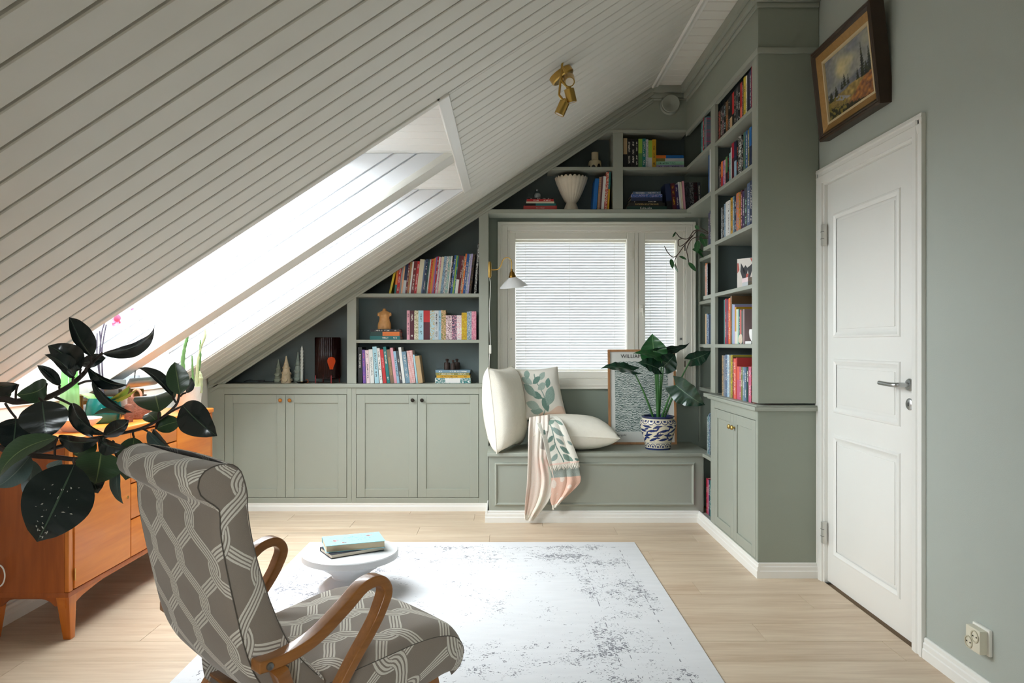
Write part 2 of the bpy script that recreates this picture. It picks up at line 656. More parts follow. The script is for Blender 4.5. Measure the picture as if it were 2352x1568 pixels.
# baseboards: stepped profile run along straight lines
def skirting(name, axis, a, b, face, out, h=.08):
    """axis the run goes along, face = wall plane, out = +1/-1 direction into the room"""
    t = .016
    poly = [(face, 0), (face + out * t, 0), (face + out * t, h * .45), (face + out * t * .8, h * .5), (face + out * t * .8, h * .72),
            (face + out * t * .55, h * .78), (face + out * t * .55, h * .95), (face + out * t * .3, h), (face, h)]
    return G().prism(poly, axis, a, b).obj(name, WHITE, kind='structure')


skirting('baseboard_back', 'x', XL, -.136, FACE + .012, -1)
skirting('baseboard_bench', 'x', -.15, XB + .0, 5.012, -1)
skirting('baseboard_bench_side', 'y', 5.0, FACE, -.136, -1)
skirting('baseboard_bookcase', 'y', YP - .012, 5.0, XB + .006, -1)
skirting('baseboard_pillar', 'x', XB + .006, XR, YP + .004, -1)
skirting('baseboard_right', 'y', YF, DY0 - .09, XR, -1)
skirting('baseboard_right_far', 'y', DY1 + .086, YP, XR, -1)
skirting('baseboard_left', 'y', YF, FACE, XL, 1)

# ------------------------------------------------------------------ door
door = thing('door_1', kind='structure', loc=(XR, (DY0 + DY1) / 2, 0), label='white panelled door with steel lever handle')
XD = XR + .012                                              # face of the leaf
leaf = B('door_leaf', WHITE, XD, XD + .04, DY0, DY1, .008, DZ1, door, bevel=.003)
panels = [(1.25, 1.874), (.875, 1.147), (.154, .765)]
for z0, z1 in panels:
    y0, y1 = 3.05, 3.674
    g = G()                                                 # raised moulding with mitred corners
    prof = [(0, 0), (.004, .007), (.012, .009), (.02, .004), (.03, .003)]
    for e in range(4):
        cs = [((y0, z0), (y1, z0)), ((y1, z0), (y1, z1)), ((y1, z1), (y0, z1)), ((y0, z1), (y0, z0))][e]
        n1 = [(0, 1), (-1, 0), (0, -1), (1, 0)][e]
        tdir = [(1, 0), (0, 1), (-1, 0), (0, -1)][e]
        ra, rb = [], []
        for w_, h_ in prof:
            ra.append((XD - h_, cs[0][0] + n1[0] * w_ + tdir[0] * w_, cs[0][1] + n1[1] * w_ + tdir[1] * w_))
            rb.append((XD - h_, cs[1][0] + n1[0] * w_ - tdir[0] * w_, cs[1][1] + n1[1] * w_ - tdir[1] * w_))
        m = len(prof)
        g.add(ra + rb, [(i, i + 1, m + i + 1, m + i) for i in range(m - 1)])
    g.obj('panel_moulding', WHITE, leaf, smooth=True)
    g = G()
    i0 = .045
    a0, a1, c0, c1 = y0 + i0, y1 - i0, z0 + i0, z1 - i0
    g.box(XD - .0035, XD + .01, a0, a1, c0, c1)
    g.obj('door_panel', WHITE, leaf, bevel=.003)
frame = G()
for y0, y1, z0, z1 in ((DY0 - .02, DY0, 0, DZ1 + .02), (DY1, DY1 + .02, 0, DZ1 + .02), (DY0, DY1, DZ1, DZ1 + .02)):
    frame.box(XR - .004, XR + .09, y0, y1, z0, z1)
frame.obj('door_frame', WHITE, door)
CW = .075
g = G()
cp = [(0, .0), (0, .014), (.035, .018), (.04, .013), (.055, .013), (.06, .019), (CW, .017), (CW, 0)]
for yy0, s_ in ((DY0 - .012, -1), (DY1 + .012, 1)):
    g.prism([(XR - h_, yy0 + s_ * w_) for w_, h_ in cp], 'z', 0, DZ1 + .012 + CW)
g.prism([(XR - h_, DZ1 + .012 + w_) for w_, h_ in cp], 'y', DY0 - .012 - CW + .0005, DY1 + .012 + CW - .0005)
g.obj('door_casing', WHITE, door)
for z in (1.778, .255):
    hg = B('hinge', mat('hinge_nickel', (214, 212, 205), .35, .6), XR - .018, XR + .004, DY1 - .012, DY1 + .012, z - .055, z + .055, door, bevel=.004)
    for q in (-.02, .016):
        B('knuckle_gap', mat('hinge_gap', (120, 118, 112), .5), XR - .0185, XR - .01, DY1 - .0125, DY1 + .0125, z + q, z + q + .003, hg)
AX = Matrix.Rotation(R(-90), 3, 'Y')                         # lathe axis turned into -x
hg = G().lathe([(.0, .0), (.026, 0), (.026, .004), (.022, .009), (.0, .009)], (XD, 2.982, 1.054), 28, AX)
hg.tube(spline([(XD - .006, 2.982, 1.054), (XD - .045, 2.982, 1.054), (XD - .058, 2.995, 1.053), (XD - .06, 3.03, 1.053), (XD - .06, 3.11, 1.056)], 6), .0095, 12)
hg.obj('lever_handle', STEEL, leaf, smooth=True, label='brushed steel lever handle on a round rose')
kp = G().lathe([(0, 0), (.024, 0), (.024, .004), (.02, .007), (0, .007)], (XD, 2.982, .975), 28, AX).obj('keyhole_plate', STEEL, leaf, smooth=True)
B('keyhole', BLACK, XD - .0085, XD - .006, 2.98, 2.984, .967, .983, kp)

# ------------------------------------------------------------------ window in the far wall
win = thing('window_1', kind='structure', loc=((WX0 + WX1) / 2, YB, WZ0), label='cream painted casement window behind white venetian blinds')
CO = (px(1143, YB), px(1597, YB), pz(893, YB), pz(510, YB))


def rect_frame(name, mat_, o, i, y0, y1, parent, bevel=.003):
    """four bars between outer and inner rectangles (x0, x1, z0, z1)"""
    g = G()
    g.box(o[0], i[0], y0, y1, o[2], o[3]); g.box(i[1], o[1], y0, y1, o[2], o[3])
    g.box(i[0], i[1], y0, y1, o[2], i[2]); g.box(i[0], i[1], y0, y1, i[3], o[3])
    return g.obj(name, mat_, parent, bevel=bevel, seg=1)


IN = (WX0, WX1, WZ0, WZ1)
rect_frame('casing', WINWHITE, CO, IN, YB - .014, YB, win)
c2 = (CO[0] + .0, CO[1] - .0, CO[2] + .0, CO[3] - .0)
rect_frame('casing_edge', WINWHITE, c2, (CO[0] + .016, CO[1] - .016, CO[2] + .016, CO[3] - .016), YB - .024, YB - .012, win)
rect_frame('casing_edge', WINWHITE, (CO[0] + .022, CO[1] - .022, CO[2] + .022, CO[3] - .022), (CO[0] + .036, CO[1] - .036, CO[2] + .036, CO[3] - .036), YB - .019, YB - .012, win)
rect_frame('jamb', WINWHITE, IN, (IN[0] + .012, IN[1] - .012, IN[2] + .012, IN[3] - .012), YB - .004, YB + .13, win)
s1o = (px(1168.5, YB), px(1458, YB), pz(867, YB), pz(533, YB)); s1i = (px(1184, YB), px(1440, YB), pz(853, YB), pz(549, YB))
s2o = (px(1466, YB), px(1571.8, YB), pz(867, YB), pz(533, YB)); s2i = (px(1482, YB), px(1554, YB), pz(853, YB), pz(551, YB))
B('mullion', WINWHITE, s1o[1] + .002, s2o[0] - .002, YB - .002, YB + .1, WZ0 + .012, WZ1 - .012, win)
for so, si in ((s1o, s1i), (s2o, s2i)):
    sh = rect_frame('sash', WINWHITE, so, si, YB + .004, YB + .055, win, .004)
    B('pane', GLASS, si[0], si[1], YB + .09, YB + .094, si[2], si[3], sh)
    rect_frame('outer_sash', WINWHITE, so, (si[0] + .004, si[1] - .004, si[2] + .004, si[3] - .004), YB + .085, YB + .12, sh)
for x_, y_, w_ in ((1450, 585, 1), (1474, 708, 1)):
    hp = G().box(px(x_, YB) - .013, px(x_, YB) + .013, YB - .006, YB + .004, pz(y_ + 9, YB), pz(y_ - 9, YB)).obj('handle_plate', WINWHITE, win, bevel=.004)
    if y_ > 600:
        G().tube([(px(x_, YB), YB - .008, pz(y_, YB)), (px(x_, YB), YB - .035, pz(y_, YB)), (px(x_ + 2, YB), YB - .035, pz(y_ + 18, YB))], .007, 8).obj('handle_lever', WINWHITE, hp, smooth=True)
for x_, y_ in ((1174, 778), (1564, 778)):
    G().lathe([(0, 0), (.008, 0), (.008, .004), (0, .005)], (px(x_, YB), YB + .004, pz(y_, YB)), 12, Matrix.Rotation(R(90), 3, 'X')).obj('screw_cap', STEEL, win, smooth=True)
for x_, y_ in ((1163.5, 566), (1162.5, 829), (1573.5, 570), (1573.5, 836)):
    G().lathe([(0, 0), (.006, 0), (.006, .045), (0, .045)], (px(x_, YB), YB - .004, pz(y_, YB) - .02), 10).obj('hinge_pin', mat('dark_pin', (70, 66, 58), .4, .6), win, smooth=True)
portal('window_daylight', ((WX0 + WX1) / 2, YB + .16, (WZ0 + WZ1) / 2), (R(-90), 0, 0), WX1 - WX0, WZ1 - WZ0)

# blinds: every slat is its own piece
SLAT = NT('white_slat')
_d = SLAT.n('ShaderNodeBsdfDiffuse'); _d.inputs[0].default_value = (.78, .79, .81, 1)
_tl = SLAT.n('ShaderNodeBsdfTranslucent'); _tl.inputs[0].default_value = (.85, .87, .9, 1)
_mx = SLAT.n('ShaderNodeMixShader'); _mx.inputs[0].default_value = .05
SLAT.l(_d.outputs[0], _mx.inputs[1]); SLAT.l(_tl.outputs[0], _mx.inputs[2]); SLAT.l(_mx.outputs[0], SLAT.out.inputs[0])
SLAT = SLAT.m


def blind(si, label, cords):
    b = thing('venetian_blind', label, 'blind', ((si[0] + si[1]) / 2, YB + .07, si[2]), 'venetian blinds in the cream window')
    w = si[1] - si[0] - .004
    pitch = .0212
    n = int((si[3] - si[2] - .03) / pitch)
    g = G()
    pr = [(-.0125, -.0), (-.006, .0022), (0, .003), (.006, .0022), (.0125, 0)]
    ang = R(107)
    pts = [(a * math.cos(ang) - c * math.sin(ang), a * math.sin(ang) + c * math.cos(ang)) for a, c in pr]
    vs = [(-w / 2, p[0], p[1]) for p in pts] + [(w / 2, p[0], p[1]) for p in pts]
    g.add(vs, [(i, i + 1, 5 + i + 1, 5 + i) for i in range(4)])
    me = g.mesh('slat', SLAT, smooth=True)
    cx = (si[0] + si[1]) / 2
    for i in range(n):
        inst('slat', me, (cx, YB + .07, si[3] - .03 - i * pitch), b)
    B('head_rail', WINWHITE, si[0] + .001, si[1] - .001, YB + .057, YB + .083, si[3] - .016, si[3], b)
    B('bottom_rail', WINWHITE, si[0] + .002, si[1] - .002, YB + .06, YB + .08, si[2] + .002, si[2] + .014, b)
    for c in cords:
        G().tube([(px(c, YB), YB + .058, si[3] - .01), (px(c, YB), YB + .058, si[2] + .01)], .0012, 5).obj('ladder_cord', WHITE, b)
    return b


blind(s1i, 'wide white venetian blind with tilted slats in the big casement', (1208, 1310, 1413))
blind(s2i, 'narrow white venetian blind with tilted slats in the small casement', (1497, 1534))

# ------------------------------------------------------------------ built-in cabinets and bookcases
BACK = YB - .012
P0, P1, P2, P3 = px(797, FACE), px(818, FACE), px(1100, FACE), px(1122, FACE)   # middle and right posts of the far unit
ZC = .931                                                                       # worktop of the low cabinets
TR = .115                                                                       # vertical height of the green trim under the slope
DARKGREEN = GREEN


def shaker(parent, x0, x1, z0, z1, y, knob_x, knob_z, knob_mat, face='y', fw=.062):
    """framed cupboard door in plane y (or plane x when face == 'x'), recessed panel, round knob"""
    T = .02

    def bx(g, a0, a1, b0, b1, c0, c1):
        if face == 'y': g.box(a0, a1, b0, b1, c0, c1)
        else: g.box(b0, b1, a0, a1, c0, c1)
    g = G()
    bx(g, x0, x0 + fw, y, y + T, z0, z1); bx(g, x1 - fw, x1, y, y + T, z0, z1)
    bx(g, x0 + fw, x1 - fw, y, y + T, z0, z0 + fw); bx(g, x0 + fw, x1 - fw, y, y + T, z1 - fw, z1)
    d = g.obj('door', GREEN, parent, bevel=.0015, seg=1)
    g = G(); bx(g, x0 + fw - .004, x1 - fw + .004, y + .009, y + .018, z0 + fw - .004, z1 - fw + .004)
    g.obj('door_panel', GREEN, d)
    A = Matrix.Rotation(R(90), 3, 'X') if face == 'y' else Matrix.Rotation(R(-90), 3, 'Y')
    c = (knob_x, y, knob_z) if face == 'y' else (y, knob_x, knob_z)
    G().lathe([(0, 0), (.006, 0), (.006, .01), (.013, .014), (.014, .02), (.009, .026), (0, .027)], c, 18, A).obj('knob', knob_mat, d, smooth=True)
    return d


LEATHER = mat('copper_knob', (196, 128, 58), .35, .7)
DKNOB = mat('dark_bronze_knob', (58, 52, 46), .35, .8)


def base_cabinet(x0, x1, label, seam, dx0, dx1, kmat):
    c = thing('base_cabinet', label, 'cabinet', ((x0 + x1) / 2, (FACE + BACK) / 2, 0), 'sage cabinets under the slope')
    g = G()
    g.box(x0, x0 + .018, FACE + .022, BACK, .0, ZC - .03); g.box(x1 - .018, x1, FACE + .022, BACK, .0, ZC - .03)
    g.box(x0 + .018, x1 - .018, FACE + .022, BACK, .07, .088); g.box(x0 + .018, x1 - .018, BACK - .01, BACK, .088, ZC - .03)
    g.obj('carcass', GREEN, c)
    z0, z1 = pz(1142, FACE), pz(906, FACE)
    g = G()
    g.box(x0, dx0 - .003, FACE, FACE + .022, .0, ZC - .03); g.box(dx1 + .003, x1, FACE, FACE + .022, 0, ZC - .03)
    g.box(dx0 - .003, dx1 + .003, FACE, FACE + .022, z1 + .003, ZC - .03); g.box(dx0 - .003, dx1 + .003, FACE, FACE + .022, 0, z0 - .003)
    g.obj('face_frame', GREEN, c, bevel=.001, seg=1)
    shaker(c, dx0, seam - .0015, z0, z1, FACE - .001, seam - .034, z1 - .04, kmat)
    shaker(c, seam + .0015, dx1, z0, z1, FACE - .001, seam + .034, z1 - .04, kmat)
    return c


PM = (P0 + P1) / 2
base_cabinet(XL + .002, PM, 'sage green low cupboard with copper knobs beside the wooden sideboard', px(656, FACE), px(516, FACE), px(796, FACE), LEATHER)
base_cabinet(PM + .001, P3, 'sage green low cupboard with dark knobs next to the window bench', px(959, FACE), px(819, FACE), px(1099, FACE), DKNOB)
G().box(XL + .002, P3, FACE - .012, BACK, ZC - .029, ZC).obj('worktop', GREEN, bevel=.004, label='long sage green worktop on the low cupboards under slope', cat='worktop')

# shelf unit with the sloping top, standing on the worktop
su = thing('shelf_unit', 'sage green built-in shelf unit cut off by the sloping ceiling', 'bookcase', ((XL + P3) / 2, (FACE + BACK) / 2, ZC))


def sloped_post(name, x0, x1, y0, y1, z0, parent, cut=.0):
    poly = [(x0, z0), (x1, z0), (x1, zs(x1) - cut), (x0, zs(x0) - cut)]
    return G().prism(poly, 'y', y0, y1).obj(name, GREEN, parent, bevel=.0012, seg=1)


sloped_post('post', P0, P1, FACE, FACE + .022, ZC + .0005, su, TR - .02)
sloped_post('partition', P0 + .02, P1 - .02, FACE + .022, BACK - .01, ZC + .0005, su, .02)
sloped_post('post', P2, P3, FACE, FACE + .022, ZC + .0005, su, TR - .02)
sloped_post('partition', P2 + .02, P3 - .005, FACE + .022, BACK - .01, ZC + .0005, su, .02)
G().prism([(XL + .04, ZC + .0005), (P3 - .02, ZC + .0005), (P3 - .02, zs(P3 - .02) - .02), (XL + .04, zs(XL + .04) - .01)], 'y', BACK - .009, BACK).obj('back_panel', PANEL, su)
for zt in (1.252, 1.590):
    x0 = max(P1 - .02, (zt + .02 - Z0) / SL)
    B('shelf', GREEN, x0, P2 + .02, FACE + .001, BACK - .01, zt - .024, zt, su, bevel=.0015, seg=1)
# green trim that follows the slope, with a stepped lower edge; it runs up to the flat ceiling
trim = thing('trim_2', kind='structure', loc=(0, FACE, ZC))
xa, xb = XL + .02, XS


def strip(z_top, z_bot, y0, y1, x0=xa, x1=xb):
    return G().prism([(x0, zs(x0) - z_bot), (x1, zs(x1) - z_bot), (x1, zs(x1) - z_top), (x0, zs(x0) - z_top)], 'y', y0, y1).obj(
        'slope_moulding', GREEN, trim, bevel=.004, seg=2)


strip(.001, TR, FACE - .004, FACE + .012)
strip(.001, .062, FACE - .028, FACE - .004)
strip(.001, .035, FACE - .042, FACE - .028)
strip(.078, .098, FACE - .012, FACE - .004)
B('end_stile', GREEN, XL + .003, XL + .05, FACE - .003, FACE + .02, ZC, zs(XL + .03) - .03, trim)

# overhead bookcase above the window
ZO1, ZO2, ZO3 = 2.205, 2.515, 2.765
oh = thing('overhead_bookcase', 'sage green bookcase bridging over the window under the slope', 'bookcase', (.6, (FACE + BACK) / 2, ZO1 - .03))
D0, D1 = px(1408, FACE), px(1431, FACE)
xc = 1.345                                              # where the run turns into the side bookcase
B('shelf', GREEN, P3 - .0, xc, FACE, BACK - .01, ZO1 - .03, ZO1, oh, bevel=.0015, seg=1)
x0 = (ZO2 - Z0 + TR) / SL
B('shelf', GREEN, x0 - .05, D0 + .01, FACE + .001, BACK - .01, ZO2 - .022, ZO2, oh, bevel=.0015, seg=1)
B('shelf', GREEN, D1 - .01, xc, FACE + .001, BACK - .01, ZO2 - .022, ZO2, oh, bevel=.0015, seg=1)
B('partition', GREEN, D0, D1, FACE - .001, BACK - .01, ZO1, ZO3, oh, bevel=.0015, seg=1)
x0 = (ZO3 - Z0 + TR) / SL
B('rail', GREEN, x0 - .05, xc - .03, FACE - .006, BACK - .01, ZO3, ZO3 + .022, oh, bevel=.002, seg=1)
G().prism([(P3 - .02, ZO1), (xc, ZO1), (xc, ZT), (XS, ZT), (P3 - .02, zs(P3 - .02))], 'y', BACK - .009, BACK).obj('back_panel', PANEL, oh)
x0 = (ZO3 + .022 - Z0) / SL
G().prism([(x0, ZO3 + .022), (xc - .03, ZO3 + .022), (xc - .03, ZT - .0), (XS, ZT - .0)], 'y', FACE, FACE + .02).obj('frieze_panel', GREEN_WALL, oh)
g = G()
for (h0, h1, o) in ((0.0, .05, .035), (.05, .085, .018), (.085, .1, .008)):
    g.box(XS - .02, xc - .03 - o, FACE - o, FACE, ZT - h1, ZT - h0)
g.obj('crown', GREEN, oh, bevel=.004)

# side bookcase along the right wall
sb = thing('side_bookcase', 'tall sage green bookcase with crown against the wall by the white door', 'bookcase', ((XB + XR) / 2, (YP + YB) / 2, .9))
SZ = [1.22, 1.541, 1.866, 2.185, 2.49]
ZTOP = 2.735
S0, S1 = 4.615, 4.71                                    # middle stile
XK = XR - .003
B('end_panel', GREEN_WALL, XB, XK, YP, YP + .02, .91, ZT, sb, bevel=.001, seg=1)
B('stile', GREEN, XB, XB + .022, YP + .02, 3.916, .91, ZTOP + .01, sb, bevel=.0015, seg=1)
B('stile', GREEN, XB, XB + .022, S0, S1, .91, ZTOP + .01, sb, bevel=.0015, seg=1)
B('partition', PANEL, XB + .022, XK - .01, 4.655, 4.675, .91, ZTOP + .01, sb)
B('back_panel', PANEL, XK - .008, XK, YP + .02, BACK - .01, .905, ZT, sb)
for z in SZ:
    B('shelf', GREEN, XB + .001, XK - .008, 3.86, S0 + .04, z - .022, z, sb, bevel=.0015, seg=1)
B('frieze_panel', GREEN_WALL, XB, XB + .02, YP + .02, FACE, ZTOP + .01, ZT, sb)
g = G()
g.box(XB - .008, XB, YP - .008, FACE - .008, ZTOP, ZTOP + .03); g.box(XB - .008, XK, YP - .012, YP, ZTOP, ZTOP + .03)
g.obj('picture_rail', GREEN, sb, bevel=.003)
g = G()
for (h0, h1, o) in ((0.0, .06, .05), (.06, .1, .03), (.1, .125, .012)):
    g.box(XB - o, XK, YP - o, YP, ZT - h1, ZT - h0)
    g.box(XB - o, XB, YP, FACE - .036, ZT - h1, ZT - h0)
g.obj('crown', GREEN, sb, bevel=.005)
# corner bay: deep shelves that step back beside the window
YN, XN = 4.89, px(1604, YB)
for z in SZ[:3] + [.895]:
    g = G().prism([(XB + .001, S1), (XK - .008, S1), (XK - .008, BACK - .01), (XN, BACK - .01), (XN, YN), (XB + .001, YN)], 'z', z - .024, z)
    g.obj('corner_shelf', GREEN, sb, bevel=.0015, seg=1)
for z in (ZO1, ZO2):
    g = G().prism([(XB + .001, S1 - .03), (XK - .008, S1 - .03), (XK - .008, BACK - .01), (xc + .001, BACK - .01), (xc + .001, FACE), (XB + .001, FACE)], 'z', z - .026, z)
    g.obj('corner_shelf', GREEN, sb, bevel=.0015, seg=1)
B('corner_stile', GREEN_WALL, XN - .003, XN + .01, BACK - .009, BACK - .001, .48, ZO1 - .03, sb)
B('rail', GREEN, XB, XB + .022, 3.916, S0, ZTOP - .002, ZTOP + .012, sb)
# cupboard below it
cb = thing('cupboard', 'sage green cupboard with brass knobs under the side bookcase', 'cabinet', ((XB + XR) / 2, 4.25, 0))
g = G()
g.box(XB, XK, YP, YP + .02, 0, .87); g.box(XB + .022, XK - .01, 4.66, 4.68, 0, .87); g.box(XB + .022, XK - .01, YP + .02, 4.66, .07, .088)
g.obj('carcass', GREEN_WALL, cb)
z0, z1 = .088, .815
g = G()
g.box(XB, XB + .022, YP + .02, 3.858, 0, .87); g.box(XB, XB + .022, 4.622, S1, 0, .87)
g.box(XB, XB + .022, 3.858, 4.622, z1 + .003, .87); g.box(XB, XB + .022, 3.858, 4.622, 0, z0 - .003)
g.obj('face_frame', GREEN, cb, bevel=.001, seg=1)
shaker(cb, 3.861, 4.233, z0, z1, XB - .001, 4.207, z1 - .075, BRASS, 'x', .055)
shaker(cb, 4.237, 4.619, z0, z1, XB - .001, 4.263, z1 - .075, BRASS, 'x', .055)
g = G().box(XB - .022, XK, YP - .014, S1 + .005, .8705, .892)
g.box(XB - .012, XK, YP - .008, S1, .892, .9)
g.obj('worktop', GREEN, bevel=.005, label='moulded sage green ledge on top of the cupboard by the door', cat='worktop')
g = G().box(XB + .012, XK - .01, S1 + .001, 5.0, .0, .068)
g.obj('plinth', GREEN, label='low sage plinth between cupboard and window bench', cat='plinth')

# window bench
BX0, BX1, BY, BZ = px(1119, 5.0), 1.345, 5.0, .477
bn = thing('window_bench', 'sage green box bench with a moulded panel under the window', 'bench', ((BX0 + BX1) / 2, 5.3, 0))
g = G().box(BX0 + .012, BX1 - .006, BY + .012, BY + .032, 0, BZ - .026)
g.box(BX0 + .012, BX0 + .032, BY + .032, BACK, 0, BZ - .026); g.box(BX1 - .026, BX1 - .006, BY + .032, BACK, 0, BZ - .026)
g.obj('box', GREEN, bn, bevel=.0015, seg=1)
B('seat_board', GREEN, BX0, BX1 + .05, BY - .004, YB - .002, BZ - .026, BZ, bn, bevel=.005)
mx0, mx1, mz0, mz1 = px(1136, BY), px(1597, BY), pz(1162, BY), pz(1062, BY)
g = G()
prof = [(0, 0), (.003, .008), (.011, .012), (.018, .007), (.022, .0)]
yb = BY + .0125
for cs, n1, td in ((((mx0, mz0), (mx1, mz0)), (0, 1), (1, 0)), (((mx1, mz0), (mx1, mz1)), (-1, 0), (0, 1)),
                   (((mx1, mz1), (mx0, mz1)), (0, -1), (-1, 0)), (((mx0, mz1), (mx0, mz0)), (1, 0), (0, -1))):
    ra = [(cs[0][0] + (n1[0] + td[0]) * w_, yb - h_, cs[0][1] + (n1[1] + td[1]) * w_) for w_, h_ in prof]
    rb = [(cs[1][0] + (n1[0] - td[0]) * w_, yb - h_, cs[1][1] + (n1[1] - td[1]) * w_) for w_, h_ in prof]
    m = len(prof)
    g.add(ra + rb, [(i, i + 1, m + i + 1, m + i) for i in range(m - 1)])
g.obj('panel_moulding', GREEN, bn, smooth=True)
B('side_stile', GREEN, BX1 - .006, BX1 + .0, BY + .012, BY + .03, .07, BZ - .026, bn)

# ------------------------------------------------------------------ books
BM = {}
COLS = {
    'yellow': (214, 190, 40), 'mustard': (200, 152, 30), 'gold': (188, 146, 20), 'orange': (226, 120, 44), 'red': (190, 32, 36), 'crimson': (168, 22, 52),
    'dark red': (112, 22, 28), 'maroon': (84, 24, 38), 'pink': (224, 160, 172), 'pale pink': (232, 208, 210), 'rose': (196, 96, 128), 'lilac': (170, 160, 204),
    'purple': (112, 78, 160), 'dark purple': (54, 44, 92), 'navy': (30, 44, 78), 'blue': (36, 86, 150), 'bright blue': (28, 104, 178), 'pale blue': (150, 184, 206),
    'slate blue': (92, 112, 142), 'light blue': (168, 208, 220), 'teal': (28, 116, 116), 'aqua': (120, 178, 178), 'dark green': (26, 66, 60), 'green': (86, 140, 76), 'lime': (150, 190, 70),
    'mint': (150, 204, 176), 'olive': (132, 128, 70), 'grey': (140, 142, 144), 'dark grey': (64, 68, 74), 'pale grey': (198, 202, 204), 'black': (18, 18, 22), 'white': (230, 230, 226),
    'cream': (226, 216, 190), 'tan': (190, 160, 118), 'brown': (110, 82, 54), 'coral': (224, 104, 84), 'peach': (230, 178, 140), 'black and red': (20, 18, 20),
    'blue-grey': (110, 140, 158), 'mauve': (150, 122, 124)}
LIGHT = {'yellow', 'mustard', 'gold', 'pale pink', 'pink', 'light blue', 'mint', 'pale grey', 'white', 'cream', 'peach', 'pale blue', 'lime', 'tan', 'aqua'}


def book_mat(col, style='marks', second=None):
    key = (col, style, second)
    if key in BM: return BM[key]
    t = NT('book_cover_' + col.replace(' ', '_') + '_' + style)
    base = lin(COLS[col])
    ink = lin((40, 36, 40)) if col in LIGHT else lin((222, 216, 204))
    if second: ink = lin(COLS[second])
    uv = t.n('ShaderNodeUVMap').outputs[0]
    sx = t.n('ShaderNodeSeparateXYZ'); t.l(uv, sx.inputs[0])
    u, v = sx.outputs[0], sx.outputs[1]
    oi = t.n('ShaderNodeObjectInfo').outputs['Random']
    cb = t.n('ShaderNodeCombineXYZ')

    def win(x, a, b):
        return t.math('MULTIPLY', t.math('GREATER_THAN', x, a), t.math('LESS_THAN', x, b))
    if style == 'marks':                       # a column of small print along the spine
        t.l(t.math('MULTIPLY', u, 3.2), cb.inputs[0]); t.l(t.math('MULTIPLY', v, 48), cb.inputs[1]); t.l(t.math('MULTIPLY', oi, 90), cb.inputs[2])
        f = t.math('GREATER_THAN', t.noise(cb.outputs[0], 1.0, 1), .5)
        cb2 = t.n('ShaderNodeCombineXYZ'); t.l(t.math('MULTIPLY', v, 5), cb2.inputs[1]); t.l(t.math('MULTIPLY', oi, 50), cb2.inputs[2])
        gap = t.math('GREATER_THAN', t.noise(cb2.outputs[0], 1.0, 0), .44)
        f = t.math('MULTIPLY', f, t.math('MULTIPLY', gap, t.math('MULTIPLY', win(u, .28, .72), win(v, .1, .9))))
        c = t.mix(t.math('MULTIPLY', f, .85), base, ink)
    elif style == 'band':                      # lower part in another colour
        f = t.math('LESS_THAN', v, t.math('ADD', .3, t.math('MULTIPLY', oi, .3)))
        c = t.mix(f, base, ink)
    elif style == 'floral':                    # scattered motifs
        t.l(t.math('MULTIPLY', u, 3.0), cb.inputs[0]); t.l(t.math('MULTIPLY', v, 20), cb.inputs[1]); t.l(t.math('MULTIPLY', oi, 90), cb.inputs[2])
        f = t.ramp(t.noise(cb.outputs[0], 1.2, 3, .6, 1.5), [(.5, 0.0), (.56, 1.0)])
        c = t.mix(f, base, ink)
    elif style == 'check':
        a = t.math('GREATER_THAN', t.math('FRACT', t.math('MULTIPLY', u, 5)), .5)
        b = t.math('GREATER_THAN', t.math('FRACT', t.math('MULTIPLY', v, 34)), .5)
        c = t.mix(t.math('MULTIPLY', t.math('ADD', a, b), .5), base, ink)
    else:
        c = t.mix(t.math('MULTIPLY', oi, .1), base, ink)
    t.set(c, .45)
    BM[key] = t.m
    return t.m


BOOKC = [0]


def book(base, t, h, dp, col, label, group, yaw=0.0, lean=0.0, lying=False, style='marks', second=None, name='book', paper=PAPER):
    """base = where the spine's foot stands (middle of the thickness); the spine faces local -y; lying books lie on a cover"""
    c = .0022 if t > .008 else .0015
    parts = G()

    def P(x, y_, z):
        return (z - h / 2, y_, x + t / 2) if lying else (x, y_, z)

    def bx(g, x0, x1, y0, y1, z0, z1):
        g.hexa([P(x0, y0, z0), P(x1, y0, z0), P(x1, y1, z0), P(x0, y1, z0), P(x0, y0, z1), P(x1, y0, z1), P(x1, y1, z1), P(x0, y1, z1)])
        for X, Z in ((x0, z0), (x1, z0), (x1, z0), (x0, z0), (x0, z1), (x1, z1), (x1, z1), (x0, z1)):
            uvs.append(((X + t / 2) / t, Z / h))
    uvs = []
    bx(parts, -t / 2, t / 2, 0, c, 0, h)
    bx(parts, -t / 2, -t / 2 + c, c, dp, 0, h)
    bx(parts, t / 2 - c, t / 2, c, dp, 0, h)
    parts.uv = {i: q for i, q in enumerate(uvs)}
    me = parts.mesh('book_cover', book_mat(col, style, second))
    bm = bmesh.new(); bm.from_mesh(me); bmesh.ops.recalc_face_normals(bm, faces=bm.faces); bm.to_mesh(me); bm.free()
    o = bpy.data.objects.new(name, me)
    COL.objects.link(o)
    pg = G(); uvs = []
    bx(pg, -t / 2 + c, t / 2 - c, c, dp - .004, .003, h - .003)
    pme = pg.mesh('page_block', paper)
    p = bpy.data.objects.new('page_block', pme)
    COL.objects.link(p); p.parent = o
    o.location = base
    if lean:   # pivot on the lower corner the book leans over
        o.rotation_euler = Euler((0, lean, yaw), 'XYZ')
        lift = (t / 2) * abs(math.sin(lean))
        o.location = Vector(base) + Vector((0, 0, lift))
    else:
        o.rotation_euler = (0, 0, yaw)
    ORG[o] = Vector((0, 0, 0))
    props(o, label, 'book', group)
    return o


USED = {}


